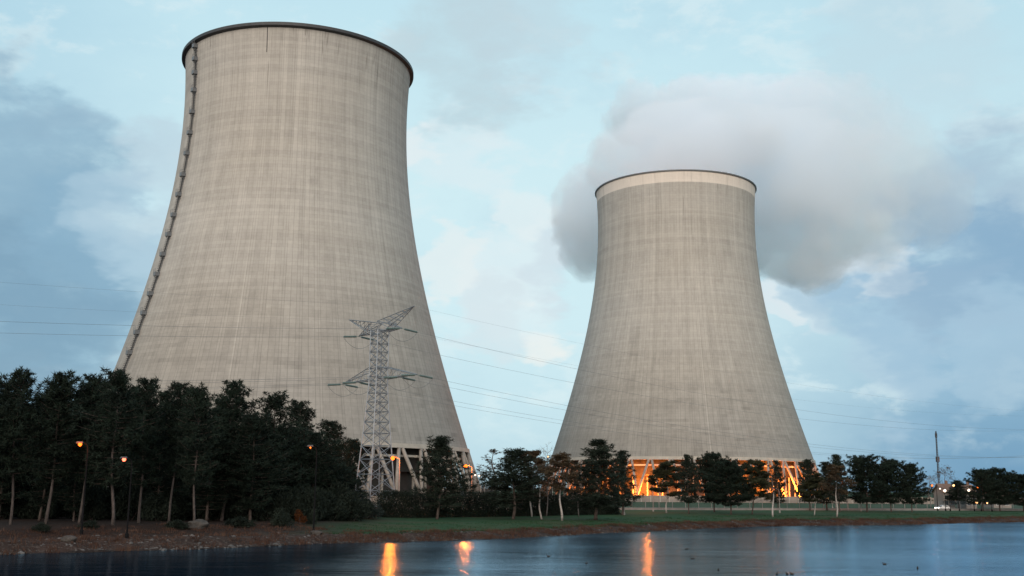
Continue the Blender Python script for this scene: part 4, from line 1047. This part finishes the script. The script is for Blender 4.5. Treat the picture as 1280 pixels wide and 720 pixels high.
# ------------------------------------------------------------------ the steam
def make_steam():
    c0 = Vector((T2[0], T2[1], ZTOP))
    lobes = [  # u, v, y, radius in px (x, z), radius in m (y)
        (845, 222, 585, 118, 50, 50), (790, 205, 588, 62, 50, 38), (738, 278, 640, 54, 80, 46), (905, 195, 585, 95, 62, 50), (850, 170, 600, 84, 46, 44),
        (1000, 225, 605, 112, 88, 56), (1040, 275, 615, 96, 76, 52), (1090, 205, 625, 92, 80, 50), (960, 150, 635, 110, 54, 46),
        (805, 140, 655, 56, 40, 40), (870, 140, 655, 70, 44, 42), (1015, 318, 615, 62, 50, 42), (945, 290, 640, 78, 62, 40), (1055, 150, 640, 80, 54, 44), (1010, 128, 650, 60, 38, 38),
        (1150, 230, 640, 46, 56, 38), (1090, 300, 630, 56, 46, 38), (1175, 255, 650, 44, 60, 40)]
    L = []; hull = bmesh.new()
    for u, v, y, rx, rz, ry in lobes:
        c = at_y(u, v, y); k = y / F; R = Vector((rx * k, ry, rz * k)); L.append((c, R))
        bmesh.ops.create_icosphere(hull, subdivisions=3, radius=1.0, matrix=Matrix.Translation(c) @ Matrix.Diagonal((R.x * 1.16, R.y * 1.16, R.z * 1.16, 1)))
    mt, t = material('steam'); co = pos_co(t)
    wn = t.n('ShaderNodeTexNoise', None, Scale=0.03, Detail=2.0, Vector=co).outputs[1]
    wv = t.vec('SCALE', t.vec('SUBTRACT', wn, (0.5, 0.5, 0.5))); t.set(wv.node.inputs['Scale'], 16.0)
    wco = t.vec('ADD', co, wv)
    acc = None
    for c, R in L:
        q = t.vec('DIVIDE', t.vec('SUBTRACT', wco, tuple(c)), tuple(R)); g = t.math('SUBTRACT', 1.0, t.vec('LENGTH', q))
        acc = g if acc is None else t.math('SMOOTH_MAX', acc, g, 0.14)
    n1 = t.noise(co, 0.026, 3, 0.5); n2 = t.noise(co, 0.065, 4, 0.6)
    nn = t.math('ADD', t.math('MULTIPLY', t.math('SUBTRACT', n1, 0.5), 1.15), t.math('MULTIPLY', t.math('SUBTRACT', n2, 0.5), 1.35))
    v = t.math('ADD', acc, t.math('MULTIPLY', nn, t.mrange(acc, -0.12, 0.12)))
    den = t.mrange(v, 0.03, 0.17, 0.0, 1.0, True)
    px = t.n('ShaderNodeSeparateXYZ', None, i0=co).outputs[0]
    den = t.math('MULTIPLY', den, t.mrange(px, 150, 262, 0.040, 0.009, True))
    pv = t.n('ShaderNodeVolumePrincipled', None, Density=den, Anisotropy=0.0); pv.inputs['Color'].default_value = (0.945, 0.972, 1.0, 1)
    o = t.n('ShaderNodeOutputMaterial'); t.nt.links.new(pv.outputs[0], o.inputs['Volume'])
    mt.cycles.volume_step_rate = 0.22
    me = D.meshes.new('steam'); hull.to_mesh(me); hull.free(); me.materials.append(mt)
    ob = link_mesh('steam', me)
    rm = ob.modifiers.new('union', 'REMESH'); rm.mode = 'VOXEL'; rm.voxel_size = 4.0; rm.use_smooth_shade = True
    tag(ob, 'pale lavender grey steam billowing from the second tower', 'steam', kind='stuff')
import os
if not os.environ.get('NOSTEAM'): make_steam()

# ------------------------------------------------------------------ sky and sun
SUN_EL, SUN_AZ = math.radians(17), math.radians(187)      # azimuth clockwise from +Y: behind the camera, to its left
sdir = Vector((math.sin(SUN_AZ) * math.cos(SUN_EL), math.cos(SUN_AZ) * math.cos(SUN_EL), math.sin(SUN_EL)))
sl = D.lights.new('sun', 'SUN'); sl.energy = 2.1; sl.angle = math.radians(50); sl.color = (1.0, 0.90, 0.79)
so = D.objects.new('sun', sl); COL.objects.link(so); so.rotation_euler = sdir.to_track_quat('Z', 'Y').to_euler(); so.location = (-100, -200, 300)

wd = D.worlds.new('World'); scn.world = wd; wd.use_nodes = True
t = NT(wd.node_tree)
dirv = t.vec('NORMALIZE', t.n('ShaderNodeTexCoord').outputs['Generated'])
sky = t.n('ShaderNodeTexSky', {'sky_type': 'NISHITA', 'sun_disc': False, 'sun_elevation': SUN_EL, 'sun_rotation': SUN_AZ, 'air_density': 1.2, 'dust_density': 0.6, 'ozone_density': 2.0})
dz = t.n('ShaderNodeSeparateXYZ', None, i0=dirv).outputs[2]
S = 10.0                                                  # the colours below are for Background strength 0.1
base = t.ramp(t.math('MAXIMUM', dz, 0.0), [(0.0, lin(180, 214, 229)), (0.06, lin(196, 226, 237)), (0.15, lin(208, 236, 243)), (0.27, lin(210, 238, 244)), (0.42, lin(196, 230, 241)), (1.0, lin(150, 195, 222))])
def blob(u, v, deg, soft=0.15):
    d0 = ray(u, v); dd = t.vec('DOT_PRODUCT', wdir, tuple(d0)); return t.mrange(dd, math.cos(math.radians(deg)), math.cos(math.radians(deg * soft)), 0, 1, True)
wn_ = t.n('ShaderNodeTexNoise', None, Scale=5.0, Detail=5.0, Roughness=0.6, Vector=t.vec('MULTIPLY', dirv, (1, 1, 2.2)))
off = t.vec('SCALE', t.vec('SUBTRACT', wn_.outputs[1], (0.5, 0.5, 0.5))); t.set(off.node.inputs['Scale'], 0.22)
wdir = t.vec('NORMALIZE', t.vec('ADD', dirv, off))
# broad tone: right side and far left deeper blue
col = base
low = t.mrange(dz, 0.0, 0.26, 1.0, 0.0, True)
dx = t.n('ShaderNodeSeparateXYZ', None, i0=wdir).outputs[0]
col = t.mix(t.math('MULTIPLY', t.mrange(dx, 0.10, 0.42, 0, 1, True), t.math('MULTIPLY_ADD', low, 0.80, 0.10)), col, lin(92, 146, 186))
col = t.mix(t.math('MULTIPLY', t.mrange(dx, -0.22, -0.46, 0, 1, True), t.math('MULTIPLY_ADD', low, 0.45, 0.28)), col, lin(112, 170, 206))
# soft cloud layers
cv = t.vec('MULTIPLY', dirv, (1.0, 1.0, 1.9))
cn = t.noise(t.vec('ADD', cv, (3.1, 0.4, 0.2)), 5.5, 8, 0.62, 0.2); cn2 = t.noise(t.vec('ADD', cv, (7.7, 1.4, 2.2)), 15.0, 8, 0.6, 0.15)
col = t.mix(t.mrange(cn, 0.50, 0.72, 0, 0.30, True), col, lin(178, 210, 226))
col = t.mix(t.math('MULTIPLY', t.mrange(cn2, 0.50, 0.66, 0, 0.55, True), t.mrange(dz, 0.02, 0.08)), col, lin(222, 240, 244))
# named clouds of this sky, their edges broken by the cloud noise
cmix = t.math('ADD', t.math('MULTIPLY', cn2, 0.65), t.math('MULTIPLY', cn, 0.35))
def cloud(u, v, deg, c, amt, thr=(0.15, 1.05), soft=0.2):
    global col
    m_ = t.math('ADD', blob(u, v, deg * 1.25, soft), t.math('MULTIPLY', t.math('SUBTRACT', cmix, 0.5), 2.6))
    m_ = t.math('MULTIPLY', t.mrange(m_, thr[0], thr[1], 0, 1, True), t.mrange(blob(u, v, deg * 1.7, 0.3), 0.0, 0.4)); col = t.mix(t.math('MULTIPLY', m_, amt), col, c)
W1, W2 = (0.1, 1.1), (0.2, 0.9)
cloud(-20, 300, 8.0, lin(134, 165, 187), 0.75, W1); cloud(60, 370, 6.0, lin(120, 158, 184), 0.75, W1); cloud(20, 190, 4.0, lin(146, 182, 204), 0.7, W1); cloud(110, 290, 3.4, lin(140, 178, 202), 0.6)
cloud(180, 200, 3.0, lin(190, 212, 224), 0.7); cloud(165, 325, 2.4, lin(182, 210, 224), 0.7); cloud(140, 275, 2.4, lin(178, 206, 222), 0.6)
cloud(600, 40, 4.4, lin(190, 211, 219), 0.75, W1); cloud(690, 10, 4, lin(194, 215, 224), 0.6)
cloud(672, 425, 1.7, lin(243, 243, 238), 0.75, W1); cloud(640, 350, 3.6, lin(228, 240, 243), 0.6); cloud(590, 180, 2.6, lin(224, 238, 242), 0.6); cloud(655, 255, 2.2, lin(232, 241, 242), 0.6)
cloud(1225, 255, 4.6, lin(160, 186, 206), 0.75, (0.0, 1.2)); cloud(1205, 325, 4.0, lin(140, 174, 201), 0.8, W1); cloud(1260, 370, 4.5, lin(136, 173, 201), 0.7, W1)
cloud(1085, 358, 2.2, lin(210, 226, 235), 0.7, W1); cloud(1020, 395, 2.0, lin(208, 225, 234), 0.75, W2); cloud(1060, 385, 2.6, lin(158, 190, 212), 0.6); cloud(1110, 455, 2.6, lin(186, 210, 226), 0.65); cloud(1150, 425, 4.0, lin(146, 184, 211), 0.6)
cloud(1130, 362, 1.3, lin(220, 230, 235), 0.6, W1); cloud(975, 402, 1.2, lin(224, 234, 238), 0.7, W2); cloud(1060, 352, 1.4, lin(224, 232, 236), 0.6, W1); cloud(1180, 395, 2.6, lin(150, 180, 204), 0.7, W1)
cloud(550, 330, 2.0, lin(232, 240, 240), 0.7, W2); cloud(610, 400, 2.2, lin(214, 228, 234), 0.7, W1); cloud(560, 170, 1.6, lin(232, 240, 241), 0.6, W2); cloud(700, 330, 2.2, lin(206, 220, 229), 0.6, W1)
cloud(1250, 440, 2.6, lin(170, 200, 220), 0.6); cloud(1120, 30, 5, lin(196, 220, 230), 0.6)
# behind the camera the afterglow: warmer and brighter
yy = t.n('ShaderNodeSeparateXYZ', None, i0=dirv).outputs[1]
glow = t.mrange(t.vec('DOT_PRODUCT', dirv, tuple(sdir)), 0.1, 1.0, 0, 1, True)
col = t.mix(t.math('MULTIPLY', glow, 0.8), col, (1.25, 1.05, 0.90))
sc = t.vec('SCALE', col); t.set(sc.node.inputs['Scale'], S)
ns = t.vec('SCALE', sky.outputs[0]); t.set(ns.node.inputs['Scale'], 0.06)
tot = t.vec('ADD', t.vec('MULTIPLY', sc, (0.96, 0.96, 0.96)), ns)
bg = t.n('ShaderNodeBackground', None, Color=tot, Strength=0.1)
wo = t.n('ShaderNodeOutputWorld'); t.nt.links.new(bg.outputs[0], wo.inputs[0])

# ------------------------------------------------------------------ render settings
scn.render.engine = 'CYCLES'
scn.view_settings.view_transform = 'Standard'; scn.view_settings.look = 'None'; scn.view_settings.exposure = 0; scn.view_settings.gamma = 1
cy = scn.cycles
cy.max_bounces = 14; cy.diffuse_bounces = 3; cy.glossy_bounces = 3; cy.transmission_bounces = 4; cy.volume_bounces = 12; cy.transparent_max_bounces = 8
cy.use_denoising = True
cy.sample_clamp_indirect = 4.0; cy.caustics_reflective = False; cy.caustics_refractive = False
